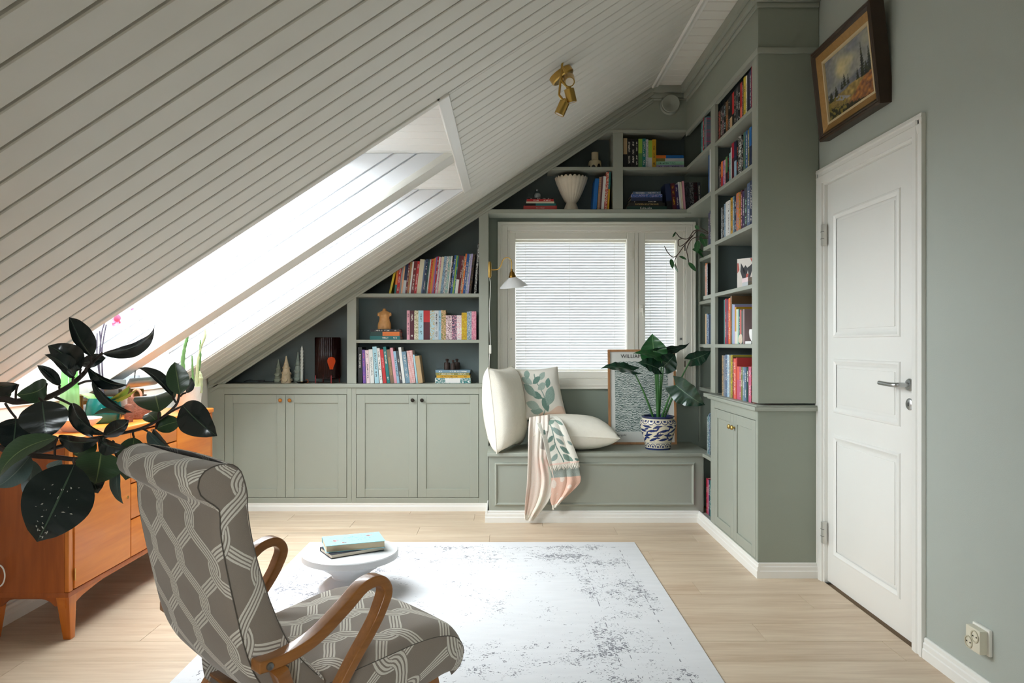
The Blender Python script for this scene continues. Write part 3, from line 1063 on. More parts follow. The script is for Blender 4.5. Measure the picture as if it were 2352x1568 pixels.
def row_books(specs, start, z, dirv, yaw, where, group, lean=0.0, gap=.0006, dp=.15):
    """specs: (thickness m, height m, colour, style, second[, lean]) set side by side from start along dirv"""
    pos = 0.0
    n = len(specs)
    objs = []
    for i, s_ in enumerate(specs):
        t, h, col = s_[0], s_[1], s_[2]
        style = s_[3] if len(s_) > 3 else 'marks'
        sec = s_[4] if len(s_) > 4 else None
        ln = s_[5] if len(s_) > 5 else lean
        step = t / math.cos(ln)
        if i: pos += max(0.0, min(h, specs[i - 1][1]) * (math.sin(prev_ln) - math.sin(ln)))
        prev_ln = ln
        p = Vector(start) + Vector(dirv) * (pos + step / 2)
        nb = specs[i - 1][2] if i else (specs[1][2] if n > 1 else None)
        size = 'thin ' if t < .013 else ('thick ' if t > .034 else '')
        w = 'book'
        pat = {'floral': 'patterned ', 'check': 'checked ', 'band': 'two-tone '}.get(style, '')
        nxt = specs[i + 1][2] if i < n - 1 else None
        lab0 = f'{size}{pat}{col} {w} {where}'
        cands = []
        if i == 0: cands.append(lab0 + ', first of its row')
        if i: cands.append(lab0 + f', beside {nb}')
        if i and nxt: cands.append(lab0 + f', between {nb} and {nxt}')
        if nxt: cands.append(lab0 + f', before {nxt}')
        cands = [c_ for c_ in cands if len(c_.split()) <= 16] or [lab0]
        lab = next((c_ for c_ in cands if c_ not in USED), cands[0])
        USED[lab] = 1
        b = book((p.x, p.y, z), t, h, s_[6] if len(s_) > 6 else dp, col, lab, group, yaw, ln if lean or len(s_) > 5 else 0.0, False, style, sec)
        objs.append(b)
        pos += step + gap
    return objs


def px_row(tab, d, scale=1.0):
    """(width px, height px, colour, ...) at depth d -> metres"""
    k = d / F
    return [(a[0] * k, a[1] * k, *a[2:]) for a in tab]


def text(s, size, m, parent, loc, rot, align='CENTER', name='lettering', shear=0.0, ext=.0002):
    c = bpy.data.curves.new(name, 'FONT')
    c.body = s; c.size = size; c.align_x = align; c.align_y = 'CENTER'; c.resolution_u = 2; c.shear = shear
    tmp = bpy.data.objects.new(name, c)
    COL.objects.link(tmp)
    dg = bpy.context.evaluated_depsgraph_get()
    me = bpy.data.meshes.new_from_object(tmp.evaluated_get(dg))
    bpy.data.objects.remove(tmp, do_unlink=True)
    me.materials.clear(); me.materials.append(m)
    o = bpy.data.objects.new(name, me)
    COL.objects.link(o)
    o.parent = parent
    o.location = loc
    o.rotation_euler = rot
    return o


INKW = mat('white_print', (235, 232, 224), .6)
INKK = mat('black_print', (28, 28, 30), .6)
INKG = mat('gold_print', (206, 176, 110), .5)
SPD = FACE + .03                                       # depth at which the spines stand in the far shelves


def spine_text(b, s, t, h, m, frac=.5, size=None, down=True, lying=False, off=-.0006):
    size = size or t * .55
    if lying:
        return text(s, size, m, b, (0 + (frac - .5) * h, off, t * .5), (R(90), 0, 0))
    return text(s, size, m, b, (0, off, h * frac), (R(90), R(90) if down else R(-90), 0))


# row on the shelf directly under the slope (leaning over)
T1 = [(5, 66, 'yellow', 'plain', 'olive', R(13)), (5, 64, 'orange', 'band', 'teal'), (7, 66, 'red'), (4, 68, 'grey', 'plain'), (4, 70, 'peach', 'plain'), (7, 70, 'navy', 'band', 'pale grey'),
      (4, 72, 'dark red'), (5, 73, 'olive', 'floral', 'coral'), (4, 74, 'white', 'plain'), (8, 75, 'dark red'), (6, 75, 'red'), (11, 79, 'cream', 'plain', 'green'), (3, 77, 'slate blue', 'plain'),
      (6, 80, 'navy'), (4, 78, 'black', 'floral', 'teal'), (3, 79, 'pale grey', 'plain'), (5, 80, 'red', 'floral', 'orange'), (3, 81, 'mustard', 'plain'), (3, 83, 'coral', 'plain'), (3, 85, 'purple', 'plain'), (4, 86, 'crimson'),
      (3, 85, 'white'), (3, 84, 'pink'), (6, 85, 'cream', 'plain'), (6, 86, 'pale blue', 'floral', 'slate blue'), (5, 86, 'white', 'floral', 'navy'), (6, 86, 'aqua', 'floral', 'cream'), (3, 87, 'white', 'plain'),
      (4, 82, 'black'), (5, 89, 'blue'), (3, 88, 'lime', 'plain'), (3, 87, 'teal'), (7, 88, 'maroon', 'band', 'white'), (5, 87, 'dark red'), (3, 86, 'brown', 'floral', 'cream'), (4, 92, 'orange'), (6, 92, 'blue'),
      (4, 91, 'pale grey', 'floral', 'slate blue'), (4, 92, 'lilac'), (6, 91, 'black', 'floral', 'brown')]
tot = sum(a[0] for a in T1)
k = 180.0 / (tot * 1.04)
row_books([(a[0] * k * SPD / F, (a[1]) * SPD / F, *a[2:]) for a in T1], (px(893, SPD), SPD, 0), 1.5905, (1, 0, 0), 0, 'on the shelf cut by the slope', 'books on the sloping-topped shelf', lean=R(6.5), dp=.14)
book((px(1091, SPD), SPD - .004, 1.5905), .014, .37, .14, 'black', 'tall black and white book leaning against the post by the window', 'books on the sloping-topped shelf', 0, R(4.5), False, 'floral', 'white')

# shelf with the torso figurine
T2 = [(6.5, 67, 'pink'), (10, 67, 'maroon'), (9.5, 67, 'cream', 'floral', 'olive'), (11.5, 67, 'light blue'), (14.5, 67, 'red', 'band', 'maroon'), (10.5, 67, 'light blue', 'floral', 'mustard'), (9, 67, 'pale grey'), (6, 67, 'pale blue'),
      (10.5, 68, 'olive', 'floral', 'peach'), (13.5, 56, 'pale pink', 'floral', 'maroon'), (11, 56, 'navy', 'floral', 'pink'), (11, 56, 'white', 'floral', 'pink'), (12, 62, 'gold', 'floral', 'yellow'), (10.5, 65, 'blue-grey', 'floral', 'pale grey'), (10.5, 65, 'pink', 'floral', 'rose')]
row_books(px_row(T2, SPD), (px(934.5, SPD), SPD, 0), 1.2525, (1, 0, 0), 0, 'on the shelf with the torso figurine', 'books beside the torso figurine', dp=.15)
zz = 1.2525
for nm, w, hh, col, sec, st in (('teal', 70, 8.5, 'teal', None, 'marks'), ('orange, pink and green', 67, 9.5, 'orange', 'dark green', 'band'), ('black', 65, 6, 'black', None, 'marks')):
    b = book((px(883.5, SPD), SPD + .01, zz), hh * SPD / F, w * SPD / F, .16, col, f'{nm} book lying in the stack under the torso figurine', 'books under the torso figurine', lying=True, style=st, second=sec)
    zz += hh * SPD / F + .0003
ZTORSO = zz

# shelf with the iron weights
T3 = [(10, 83, 'black', 'plain', None, 0.0), (7, 77, 'purple', 'marks', 'rose', -R(1.5)), (8.5, 76, 'pale pink', 'marks', None, -R(2.5)), (9.5, 78, 'white', 'plain', None, -R(3)), (10, 84, 'light blue', 'marks', None, -R(4)),
      (7, 81, 'white', 'marks', None, -R(5)), (8, 78, 'red', 'plain', None, -R(6)), (7.5, 84, 'teal', 'marks', None, -R(6.5)), (9, 78, 'brown', 'plain', None, -R(7)), (6.5, 82, 'pink', 'plain', None, -R(7)), (6, 74, 'pale blue', 'marks', None, -R(7)),
      (7, 74, 'dark grey', 'marks', None, -R(7)), (6.5, 83, 'white', 'plain', None, -R(7)), (10, 73, 'blue-grey', 'marks', None, -R(7.5)), (14, 75, 'white', 'check', 'red', -R(6)), (4, 66, 'light blue', 'plain', None, -R(7)), (11, 63, 'tan', 'plain', None, -R(7.5))]
b3 = row_books(px_row([(a[0] * .93, *a[1:]) for a in T3], SPD), (px(822, SPD), SPD, 0), ZC + .001, (1, 0, 0), 0, 'on the worktop by the iron weights', 'books standing on the worktop', dp=.15, gap=.001)
K = SPD / F
spine_text(b3[0], 'RYAN JONES', 10 * K, 83 * K, INKW, .62)
spine_text(b3[3], 'PIHA | PUUTARHA', 9.5 * K, 78 * K, INKK, .5)
spine_text(b3[6], 'JAMIE DOES', 8 * K, 78 * K, mat('pink_print', (244, 170, 170), .6), .6)
spine_text(b3[8], 'NIGELLA LAWSON', 9 * K, 78 * K, INKG, .5)
zz = ZC + .001
for nm, w, hh, col, sec, st, wob in (('teal dotted', 82, 12.5, 'teal', 'white', 'floral', 0), ('mustard', 77, 5.5, 'mustard', None, 'marks', 1), ('olive green', 77, 6, 'olive', None, 'marks', -1), ('grey-blue', 80, 6, 'blue-grey', None, 'marks', 0)):
    b = book((px(1040 + wob, SPD), SPD + .005, zz), hh * K, w * K, .17, col, f'{nm} book lying in the stack under the iron weights', 'books under the iron weights', lying=True, style=st, second=sec)
    if hh > 10: G().box(-.055, .055, -.0008, -.0002, .003, hh * K - .003).obj('title_label', mat('label_white', (230, 228, 224), .6), b)
    zz += hh * K + .0003
ZWEIGHT = zz

# overhead shelf with the fluted vase
zz = ZO1 + .001
for nm, w, hh, col, st, sec in (('red', 77, 10, 'red', 'plain', None), ('teal', 72, 5.5, 'teal', 'band', 'black'), ('cream paged', 64, 4, 'cream', 'plain', None), ('red', 62, 5.5, 'red', 'marks', None), ('black', 60, 3, 'black', 'marks', None)):
    lab = {'red10': 'thick red book at the bottom of the stack under the glass jar', 'red5.5': 'thinner red book near the top of the stack under the glass jar'}.get(nm + str(hh), f'{nm} book in the stack under the small glass jar')
    b = book((px(1241, SPD), SPD + .01, zz), hh * K, w * K, .16, col, lab, 'books under the glass jar', lying=True, style=st, second=sec)
    if hh == 10: spine_text(b, 'Art in Detail', 10 * K, w * K, INKW, .5, .012, lying=True)
    zz += hh * K + .0003
ZJAR = zz
T4 = [(9, 72, 'bright blue', 'plain', 'navy', R(5)), (5, 75, 'black', 'check', 'peach', R(4)), (4, 77, 'maroon', 'plain', None, R(4)), (6, 77, 'white', 'plain', None, R(4)), (6, 87, 'red', 'floral', 'cream', R(3.5)), (4, 87, 'teal', 'band', 'mustard', R(3))]
row_books(px_row(T4, SPD), (px(1361, SPD), SPD, 0), ZO1 + .001, (1, 0, 0), 0, 'beside the fluted vase', 'books beside the fluted vase', lean=R(4), dp=.16)
# overhead shelves near the corner
T5 = [(8.5, 68, 'tan', 'band', 'black'), (9, 66, 'black'), (9, 66, 'black'), (7, 66, 'black'), (9, 66, 'lime', 'band', 'green'), (7.5, 67, 'teal'), (6, 65, 'pale grey', 'floral', 'grey'), (8.5, 63, 'lime', 'band', 'pale grey'), (9, 65, 'mustard')]
row_books(px_row(T5, SPD), (px(1432, SPD), SPD, 0), ZO2 + .001, (1, 0, 0), 0, 'on the highest shelf over the window', 'books on the highest shelf over the window', dp=.15)
zz = ZO2 + .001
for nm, w, hh, col, st, sec in (('lilac', 66, 7, 'lilac', 'marks', 'dark purple'), ('mint green', 66, 8, 'mint', 'marks', 'dark green'), ('grey and green', 65, 7, 'pale grey', 'band', 'olive'), ('blue and orange', 64, 7, 'bright blue', 'band', 'orange')):
    book((px(1539, SPD), SPD + .01, zz), hh * K, w * K, .16, col, f'{nm} book lying in the stack beside the mustard spine', 'books lying on the highest shelf', lying=True, style=st, second=sec)
    zz += hh * K + .0003
zz = ZO1 + .001
for i, (nm, w, hh, col, st, sec) in enumerate((('dark green', 92, 9, 'dark green', 'plain', None), ('black gold-lettered', 84, 8, 'black', 'plain', None), ('black', 72, 4, 'black', 'marks', None), ('navy', 72, 8, 'navy', 'plain', None), ('deep blue', 72, 7, 'blue', 'floral', 'lilac'), ('slate blue', 64, 6, 'slate blue', 'marks', None))):
    b = book((px(1486, SPD), SPD + .008, zz), hh * K, w * K, .17, col, f'{nm} book in the stack on the shelf just over the window', 'books stacked just over the window', lying=True, style=st, second=sec)
    if i == 0: spine_text(b, 'Kulta-aika', hh * K, w * K, INKW, .48, .022, lying=True)
    if i == 1: spine_text(b, 'SUOMEN KULTAKAUSI', hh * K, w * K, INKG, .5, .017, lying=True)
    zz += hh * K + .0003
T6 = [(12, 60, 'navy', 'band', 'black', -R(6)), (9, 61, 'maroon', 'marks', 'mustard', -R(5)), (7, 58, 'dark purple', 'marks', None, -R(5)), (4, 64, 'white', 'plain', None, -R(4.5)), (4, 64, 'cream', 'plain', None, -R(4.5)), (5, 66, 'pink', 'plain', None, -R(4)),
      (9.5, 63, 'black', 'floral', 'dark grey', -R(2)), (9, 63, 'black', 'floral', 'grey', -R(2)), (9, 63, 'black', 'floral', 'maroon', -R(2)), (7, 63, 'dark grey', 'marks', None, -R(2))]
row_books(px_row(T6, SPD), (px(1533, SPD), SPD, 0), ZO1 + .001, (1, 0, 0), 0, 'on the shelf just over the window', 'books just over the window', lean=R(-4), dp=.15, gap=.0008)

# side bookcase: spines face the room, rows run from the far stile towards the door
YAW = R(-90)
XSP = XB + .02


def side_row(tab, z, y_far, y_near, where, group, hmax, dp=.16, lean=0.0, hk=1.0):
    tot = sum(a[0] for a in tab)
    k = (y_far - y_near) / (tot + .0001)
    sp_ = [(a[0] * k - .0006, a[1] * hk, *a[2:]) for a in tab]
    return row_books(sp_, (XSP, y_far, 0), z + .001, (0, -1, 0), YAW, where, group, dp=dp)


side_row([(3, .19, 'black', 'floral', 'coral'), (3, .2, 'black'), (3, .2, 'dark grey', 'marks', 'pink'), (3.2, .21, 'black', 'marks', 'light blue'), (4, .2, 'brown', 'marks', 'orange'), (3, .2, 'black'), (3.4, .215, 'black', 'band', 'tan'), (3, .21, 'red', 'band', 'black'),
          (3, .21, 'black'), (3.2, .215, 'dark grey'), (3, .22, 'black', 'marks', 'white'), (3, .215, 'red', 'band', 'coral'), (2, .21, 'black'), (3, .225, 'yellow'), (2, .22, 'cream'), (3.2, .22, 'navy', 'floral', 'black'), (2.4, .225, 'dark purple'), (2.6, .24, 'crimson', 'marks', 'pink'), (2.4, .24, 'lilac', 'plain')],
         SZ[4], 4.6, 3.925, 'on the top shelf of the side bookcase', 'books on the top shelf of the side bookcase', .24)
side_row([(2, .15, 'dark grey'), (2, .155, 'maroon'), (3, .165, 'orange', 'band', 'red'), (2, .16, 'purple'), (2, .16, 'pink', 'marks'), (3, .17, 'green', 'band', 'black'), (2.4, .17, 'black', 'marks', 'red'), (2.6, .175, 'aqua'), (1.4, .2, 'white', 'plain'), (3.6, .22, 'crimson', 'band', 'maroon'),
          (3.2, .215, 'navy', 'band', 'pale blue'), (2.8, .21, 'black', 'marks', 'coral'), (4.4, .225, 'black', 'floral', 'white'), (2.4, .21, 'black'), (2.8, .22, 'teal', 'floral', 'olive'), (2.8, .22, 'blue', 'marks'), (2, .215, 'olive', 'marks'), (2.8, .22, 'bright blue', 'band', 'navy'), (2, .2, 'navy'), (2.4, .245, 'white', 'marks')],
         SZ[3], 4.6, 3.925, 'on the second-highest side shelf', 'books on the second shelf of the side bookcase', .24)
side_row([(2.6, .2, 'dark grey', 'floral', 'pale grey'), (2.2, .2, 'black', 'marks'), (2.4, .21, 'pale blue', 'floral', 'slate blue'), (3, .215, 'white', 'plain'), (2.8, .215, 'white', 'marks'), (1.6, .21, 'pale grey', 'plain'), (3, .22, 'mustard', 'marks'), (2.4, .22, 'blue-grey'), (2.6, .21, 'navy'), (4, .225, 'orange', 'floral', 'blue-grey'), (2, .22, 'mustard', 'floral', 'brown'),
          (2.4, .225, 'maroon', 'marks', 'pink'), (2.6, .215, 'dark purple'), (3.4, .225, 'dark grey', 'marks', 'mint'), (3.4, .24, 'slate blue', 'marks'), (3, .245, 'navy', 'marks'), (3.4, .24, 'black', 'band', 'coral')],
         SZ[2], 4.55, 3.925, 'on the side shelf above the bird card', 'books on the third shelf of the side bookcase', .24)
# shelf with the bird card
book((XSP + .02, 4.0, SZ[1] + .001), .03, .2, .15, 'dark grey', 'dark grey book standing beside the bird card', 'books beside the bird card', YAW, 0, False, 'floral', 'brown')
book((XSP + .0, 3.955, SZ[1] + .001), .03, .215, .16, 'peach', 'peach book standing behind the stile next to the bird card', 'books beside the bird card', YAW, 0, False, 'plain')
# tall books above the fruit figurine
tl = side_row([(2, .27, 'teal', 'plain'), (2.6, .275, 'crimson'), (2, .27, 'dark purple', 'plain'), (1.6, .27, 'red'), (3, .275, 'orange', 'marks'), (2.4, .285, 'brown', 'marks', 'orange')],
              SZ[0], 4.49, 4.33, 'on the shelf with the fruit figurine', 'tall books behind the fruit figurine', .27, dp=.24)
text('Tove Jansson', .05, INKW, tl[-1], (.013, .125, .245), (R(90), 0, R(90)), shear=.3)
lw = side_row([(2, .235, 'pale blue', 'plain'), (2.2, .23, 'lilac', 'plain'), (2.4, .215, 'mustard', 'band', 'cream'), (2, .2, 'white', 'plain'), (1.8, .2, 'mint', 'plain'), (2, .195, 'navy', 'marks'), (1.8, .195, 'coral', 'plain'), (2.4, .19, 'dark green', 'plain'), (2.2, .195, 'mauve', 'plain')],
              SZ[0], 4.325, 4.10, 'on the shelf with the fruit figurine', 'low books behind the fruit figurine', .21, dp=.17)
g = G()
for ty_, th in ((.05, .09), (.07, .11), (.092, .085), (.12, .1)):
    g.add([(.0145, ty_ - .012, .01), (.0145, ty_ + .012, .01), (.0145, ty_, th)], [(0, 1, 2)])
g.obj('tree_print', mat('dark_teal_print', (46, 76, 78), .6), lw[-1])
# bottom shelf
side_row([(2.2, .25, 'tan', 'floral', 'dark grey'), (2.4, .25, 'grey', 'floral', 'slate blue'), (2.6, .255, 'slate blue', 'marks'), (2.6, .255, 'pale blue', 'floral', 'white'), (2, .25, 'grey', 'floral', 'tan'), (2.4, .255, 'olive', 'floral', 'yellow'), (1.4, .24, 'dark red'), (3, .235, 'coral', 'marks'), (1.4, .24, 'red', 'plain'),
          (2.6, .19, 'coral', 'band', 'rose'), (2, .19, 'rose', 'marks'), (2, .19, 'olive', 'marks'), (2.2, .19, 'blue-grey'), (2.2, .19, 'slate blue'), (2.4, .19, 'dark green', 'marks'), (2.8, .195, 'rose', 'marks'), (3.6, .2, 'black', 'floral', 'red')],
         .9, 4.53, 3.935, 'on the ledge over the cupboard', 'books on the ledge over the cupboard', .25)
# corner bay
XC_ = XB + .01
row_books([(.016, .2, 'grey'), (.022, .215, 'orange'), (.014, .205, 'pale blue'), (.018, .21, 'black')], (XC_, 4.884, 0), SZ[1] + .001, (0, -1, 0), YAW, 'in the corner niche by the window', 'books in the corner niche', dp=.15)
row_books([(.03, .2, 'tan', 'plain'), (.03, .2, 'navy', 'floral', 'pale blue'), (.024, .19, 'slate blue')], (XC_, 4.875, 0), SZ[0] + .001, (0, -1, 0), YAW, 'on the low corner shelf by window', 'books on the low corner shelf', dp=.15)
row_books([(.03, .21, 'dark purple'), (.03, .22, 'navy')], (XC_, 4.80, 0), SZ[2] + .001, (0, -1, 0), YAW, 'in the high corner niche', 'books in the high corner niche', dp=.15)
row_books([(.02, .2, 'teal'), (.025, .205, 'aqua', 'marks'), (.032, .225, 'crimson'), (.03, .22, 'teal', 'marks'), (.026, .21, 'blue-grey', 'floral', 'rose')], (XC_, 4.98, 0), ZO2 + .001, (0, -1, 0), YAW, 'in the top corner over the bay', 'books in the top corner', dp=.15)
row_books([(.03, .25, 'blue', 'plain'), (.02, .28, 'white', 'plain')], (XC_, 4.80, 0), ZO1 + .001, (0, -1, 0), YAW, 'in the corner over the hanging plant', 'books over the hanging plant', dp=.15)
row_books([(.03, .24, 'crimson'), (.026, .235, 'rose', 'marks'), (.03, .24, 'navy'), (.03, .24, 'teal', 'marks'), (.03, .245, 'blue'), (.03, .24, 'blue-grey', 'marks'), (.03, .245, 'lilac', 'floral', 'rose')], (BX1 + .012, 4.985, 0), .0685, (0, -1, 0), YAW, 'in the low niche beside the bench', 'books in the low niche beside the bench', dp=.17)
B('niche_shelf', GREEN, XB + .022, XK - .01, S1 + .001, 4.993, BZ - .024, BZ - .001, label='short sage shelf between bench end and cupboard', cat='shelf', bevel=.0015)
row_books([(.02, .25, 'pale grey', 'floral', 'black'), (.018, .26, 'teal'), (.02, .27, 'slate blue', 'floral', 'white'), (.022, .28, 'navy', 'floral', 'pale blue'), (.02, .27, 'dark green')], (XB + .05, 4.98, 0), BZ, (0, -1, 0), YAW, 'on the short shelf at the bench end', 'books on the short shelf at the bench end', dp=.16)

# ------------------------------------------------------------------ rug
RUG = NT('faded_white_rug')
_v = RUG.coord()
_sx = RUG.n('ShaderNodeSeparateXYZ'); RUG.l(_v, _sx.inputs[0])
RW, RL = 1.99, 3.0
_ex = RUG.math('SUBTRACT', RW / 2, RUG.math('ABSOLUTE', _sx.outputs[0]))
_ey = RUG.math('SUBTRACT', RL / 2, RUG.math('ABSOLUTE', _sx.outputs[1]))
_e = RUG.math('MINIMUM', _ex, _ey)


def _band(lo, hi):
    return RUG.math('MULTIPLY', RUG.math('GREATER_THAN', _e, lo), RUG.math('LESS_THAN', _e, hi))


_fine = RUG.noise(_v, 70, 3, .6, 1.2)
_clump = RUG.noise(_v, 9, 3, .6)
_big = RUG.noise(_v, 2.6, 2, .5)
_thr = RUG.math('SUBTRACT', .652, RUG.math('MULTIPLY', _band(.09, .42), .045))
_spots = RUG.math('GREATER_THAN', RUG.math('ADD', RUG.math('MULTIPLY', _fine, .72), RUG.math('MULTIPLY', _clump, .42)), RUG.math('ADD', _thr, RUG.math('MULTIPLY', RUG.math('SUBTRACT', .62, _big), .38)))
_lines = RUG.math('MULTIPLY', RUG.math('MAXIMUM', RUG.math('MAXIMUM', _band(.115, .12), _band(.35, .354)), _band(.30, .303)), RUG.math('GREATER_THAN', RUG.noise(_v, 24, 3), .54))
_mark = RUG.math('MULTIPLY', RUG.math('MAXIMUM', RUG.math('MULTIPLY', _spots, RUG.math('GREATER_THAN', _e, .06)), _lines), .8)
_wear = RUG.noise(RUG.mapping(_v, (2, 9, 1)), 3, 5)
_base = RUG.mix(_wear, lin((214, 214, 216)), lin((230, 230, 232)))
RUG.set(RUG.mix(_mark, _base, lin((92, 92, 102))), .95)
RUG.bump(RUG.noise(_v, 260, 2), .25, .003)
yr1 = F * HC / 457
G().box(-.215 - RW / 2, -.215 + RW / 2, yr1 - RL, yr1, .0005, .008).obj('rug', RUG.m, bevel=.003, label='large white distressed rug with faint grey ornament', cat='rug', origin=(-.215, yr1 - RL / 2, .0005))

# ------------------------------------------------------------------ low round table with two books
TX, TY = px(805, 3.61), 3.61
tb = thing('side_table', 'low white hourglass table on the rug', 'table', (TX, TY, .008))
TW = mat('white_lacquer', (206, 206, 207), .3)
r1 = .234
G().lathe([(0, .166), (r1 - .012, .166), (r1, .172), (r1, .199), (r1 - .004, .203), (0, .203)], (TX, TY, 0), 64).obj('table_top', TW, tb, smooth=True)
G().lathe([(0, .008), (.15, .008), (.156, .016), (.15, .035), (.115, .062), (.09, .078), (.088, .085), (.1, .1), (.15, .133), (.2, .166)], (TX, TY, 0), 64).obj('pedestal', TW, tb, smooth=True)


def flat_book(c, w, l, t, rot, cover, label, name='book', page=PAPER):
    o = thing(name, label, 'book', c, 'books on the low white table', rot=(0, 0, rot))
    k = .0025
    g = G().box(-l / 2, l / 2, -w / 2, w / 2, 0, k).box(-l / 2, l / 2, -w / 2, w / 2, t - k, t)
    g.box(-l / 2, l / 2, w / 2 - k, w / 2, k, t - k)
    g.obj('book_cover', cover, o, bevel=.0008, seg=1)
    G().box(-l / 2 + .004, l / 2 - .004, -w / 2 + .004, w / 2 - k, k, t - k).obj('page_block', page, o)
    return o


d2 = flat_book((TX + .01, TY - .01, .2035), .16, .27, .02, R(33), mat('dark_navy_cloth', (34, 38, 48), .6), 'slim dark navy book under the pale blue one on the low table')
d1 = flat_book((TX + .012, TY + .01, .2238), .18, .285, .034, R(20), mat('pale_blue_cover', (150, 204, 218), .5), 'pale blue hardback lying on top of the dark book on the low table', page=mat('beige_paper', (206, 190, 160), .9))
g = G()
for i in range(70):                                   # flower and script print on the cover
    x, y = RND.gauss(.0, .055), RND.gauss(0, .035)
    if abs(x) > .12 or abs(y) > .08: continue
    a = RND.uniform(0, 3.1); l = RND.uniform(.003, .01)
    dx, dy = math.cos(a) * l, math.sin(a) * l
    g.add([(x - dx, y - dy, .0343), (x + dy * .15, y - dx * .15, .0343), (x + dx, y + dy, .0343), (x - dy * .15, y + dx * .15, .0343)], [(0, 1, 2, 3)])
g.obj('cover_print', mat('navy_print', (70, 96, 140), .6), d1, kind='stuff')
g = G()
for cx, cy in ((-.085, -.01), (-.05, -.055), (.075, .035)):
    for i in range(9):
        x, y, r = cx + RND.gauss(0, .008), cy + RND.gauss(0, .008), RND.uniform(.003, .007)
        g.add([(x + r * math.cos(q), y + r * .7 * math.sin(q), .0344) for q in (0, 1.05, 2.1, 3.14, 4.2, 5.2)], [(0, 1, 2, 3, 4, 5)])
g.obj('cover_flowers', mat('coral_print', (206, 116, 104), .6), d1, kind='stuff')

# ------------------------------------------------------------------ sideboard
TEAK = wood('honey_wood_veneer', (222, 132, 44), (192, 98, 26), 'y', .38, .7, coat=.15)
TEAKZ = wood('honey_wood_upright', (216, 126, 42), (182, 92, 26), 'z', .38, .8, coat=.15)
TEAKD = wood('honey_wood_end', (176, 92, 34), (140, 66, 20), 'z', .4, .8, coat=.1)
SX0, SX1, SY0, SY1, SZ0, SZ1 = -2.165, -1.785, 2.985, 4.44, .184, .834
sd = thing('sideboard', 'honey coloured wooden sideboard with tapered legs under the roof window', 'sideboard', ((SX0 + SX1) / 2, (SY0 + SY1) / 2, 0))
G().box(SX0, SX1 + .004, SY0 - .006, SY1 + .006, SZ1 - .028, SZ1).obj('top_board', TEAK, sd, bevel=.010, seg=3)
G().box(SX0 + .004, SX1 - .022, SY0, SY0 + .022, SZ0, SZ1 - .028).obj('end_panel', TEAKD, sd, bevel=.003)
G().box(SX0 + .004, SX1 - .022, SY1 - .022, SY1, SZ0, SZ1 - .028).obj('end_panel', TEAKD, sd, bevel=.003)
G().box(SX0 + .004, SX1 - .004, SY0 - .002, SY1 + .002, SZ0, SZ0 + .022).obj('bottom_board', TEAKD, sd, bevel=.006)
B('back_board', TEAKD, SX0 + .004, SX0 + .014, SY0 + .022, SY1 - .022, SZ0 + .022, SZ1 - .028, sd)
B('edge_strip', TEAKZ, SX1 - .022, SX1 - .004, SY0, SY0 + .03, SZ0 + .022, SZ1 - .028, sd, bevel=.004)
B('edge_strip', TEAKZ, SX1 - .022, SX1 - .004, SY1 - .03, SY1, SZ0 + .022, SZ1 - .028, sd, bevel=.004)
ya, yb_ = SY0 + .032, SY1 - .032
c1, c2 = 3.47, 3.955
for y0, y1 in ((ya, c1), (c2, yb_)):
    d_ = B('door', TEAK, SX1 - .022, SX1, y0 + .003, y1 - .003, SZ0 + .026, SZ1 - .032, sd, bevel=.004)
    ky = y1 - .03 if y0 == ya else y0 + .03
    ks = G().lathe([(0, 0), (.007, 0), (.007, .002), (0, .002)], (SX1, ky, .5), 12, Matrix.Rotation(R(90), 3, 'Y')).obj('keyhole_plate', BRASS, d_, smooth=True)
    B('keyhole', BLACK, SX1 + .0015, SX1 + .0026, ky - .0015, ky + .0015, .494, .507, d_)
    for hz in (.27, .74): B('hinge', BRASS, SX1 - .003, SX1 + .0025, (y0 if y0 == ya else y1 - .004), (y0 if y0 == ya else y1 - .004) + .004, hz - .025, hz + .025, d_)
for z0, z1 in ((.70, SZ1 - .032), (.56, .697), (.39, .557), (SZ0 + .026, .387)):
    dr = B('drawer', TEAK, SX1 - .022, SX1, c1 + .003, c2 - .003, z0, z1 - .003, sd, bevel=.004)
    B('finger_pull', mat('pull_groove', (96, 50, 18), .6), SX1 - .003, SX1 + .0012, (c1 + c2) / 2 - .05, (c1 + c2) / 2 + .05, z1 - .016, z1 - .01, dr)
for lx in (SX0 + .05, SX1 - .045):
    for ly in (SY0 + .05, SY1 - .05):
        sx_ = 1 if lx > -2 else -1
        t_, b_ = .028, .016
        ox = sx_ * .012
        G().hexa([(lx + ox - b_, ly - b_, 0), (lx + ox + b_, ly - b_, 0), (lx + ox + b_, ly + b_, 0), (lx + ox - b_, ly + b_, 0),
                  (lx - t_, ly - t_, SZ0), (lx + t_, ly - t_, SZ0), (lx + t_, ly + t_, SZ0), (lx - t_, ly + t_, SZ0)]).obj('leg', TEAKZ, sd, bevel=.004)
g = G()
n = 24
poly = [(SY0 + .02, SZ0), (SY0 + .02, SZ0 - .05)]
for i in range(n + 1):
    q = i / n
    yv = SY0 + .085 + (SY1 - SY0 - .17) * q
    poly.append((yv, SZ0 - .05 + .034 * min(1, 6 * min(q, 1 - q)) ** .6))
poly += [(SY1 - .02, SZ0 - .05), (SY1 - .02, SZ0)]
g.prism(poly, 'x', SX1 - .06, SX1 - .03)
g.obj('apron', TEAK, sd)
poly = [(SX0 + .03, SZ0), (SX0 + .03, SZ0 - .045)] + [(SX0 + .08 + (SX1 - SX0 - .16) * i / 12, SZ0 - .045 + .03 * min(1, 5 * min(i / 12, 1 - i / 12)) ** .6) for i in range(13)] + [(SX1 - .03, SZ0 - .045), (SX1 - .03, SZ0)]
G().prism(poly, 'y', SY0 + .03, SY0 + .05).obj('apron', TEAKD, sd)

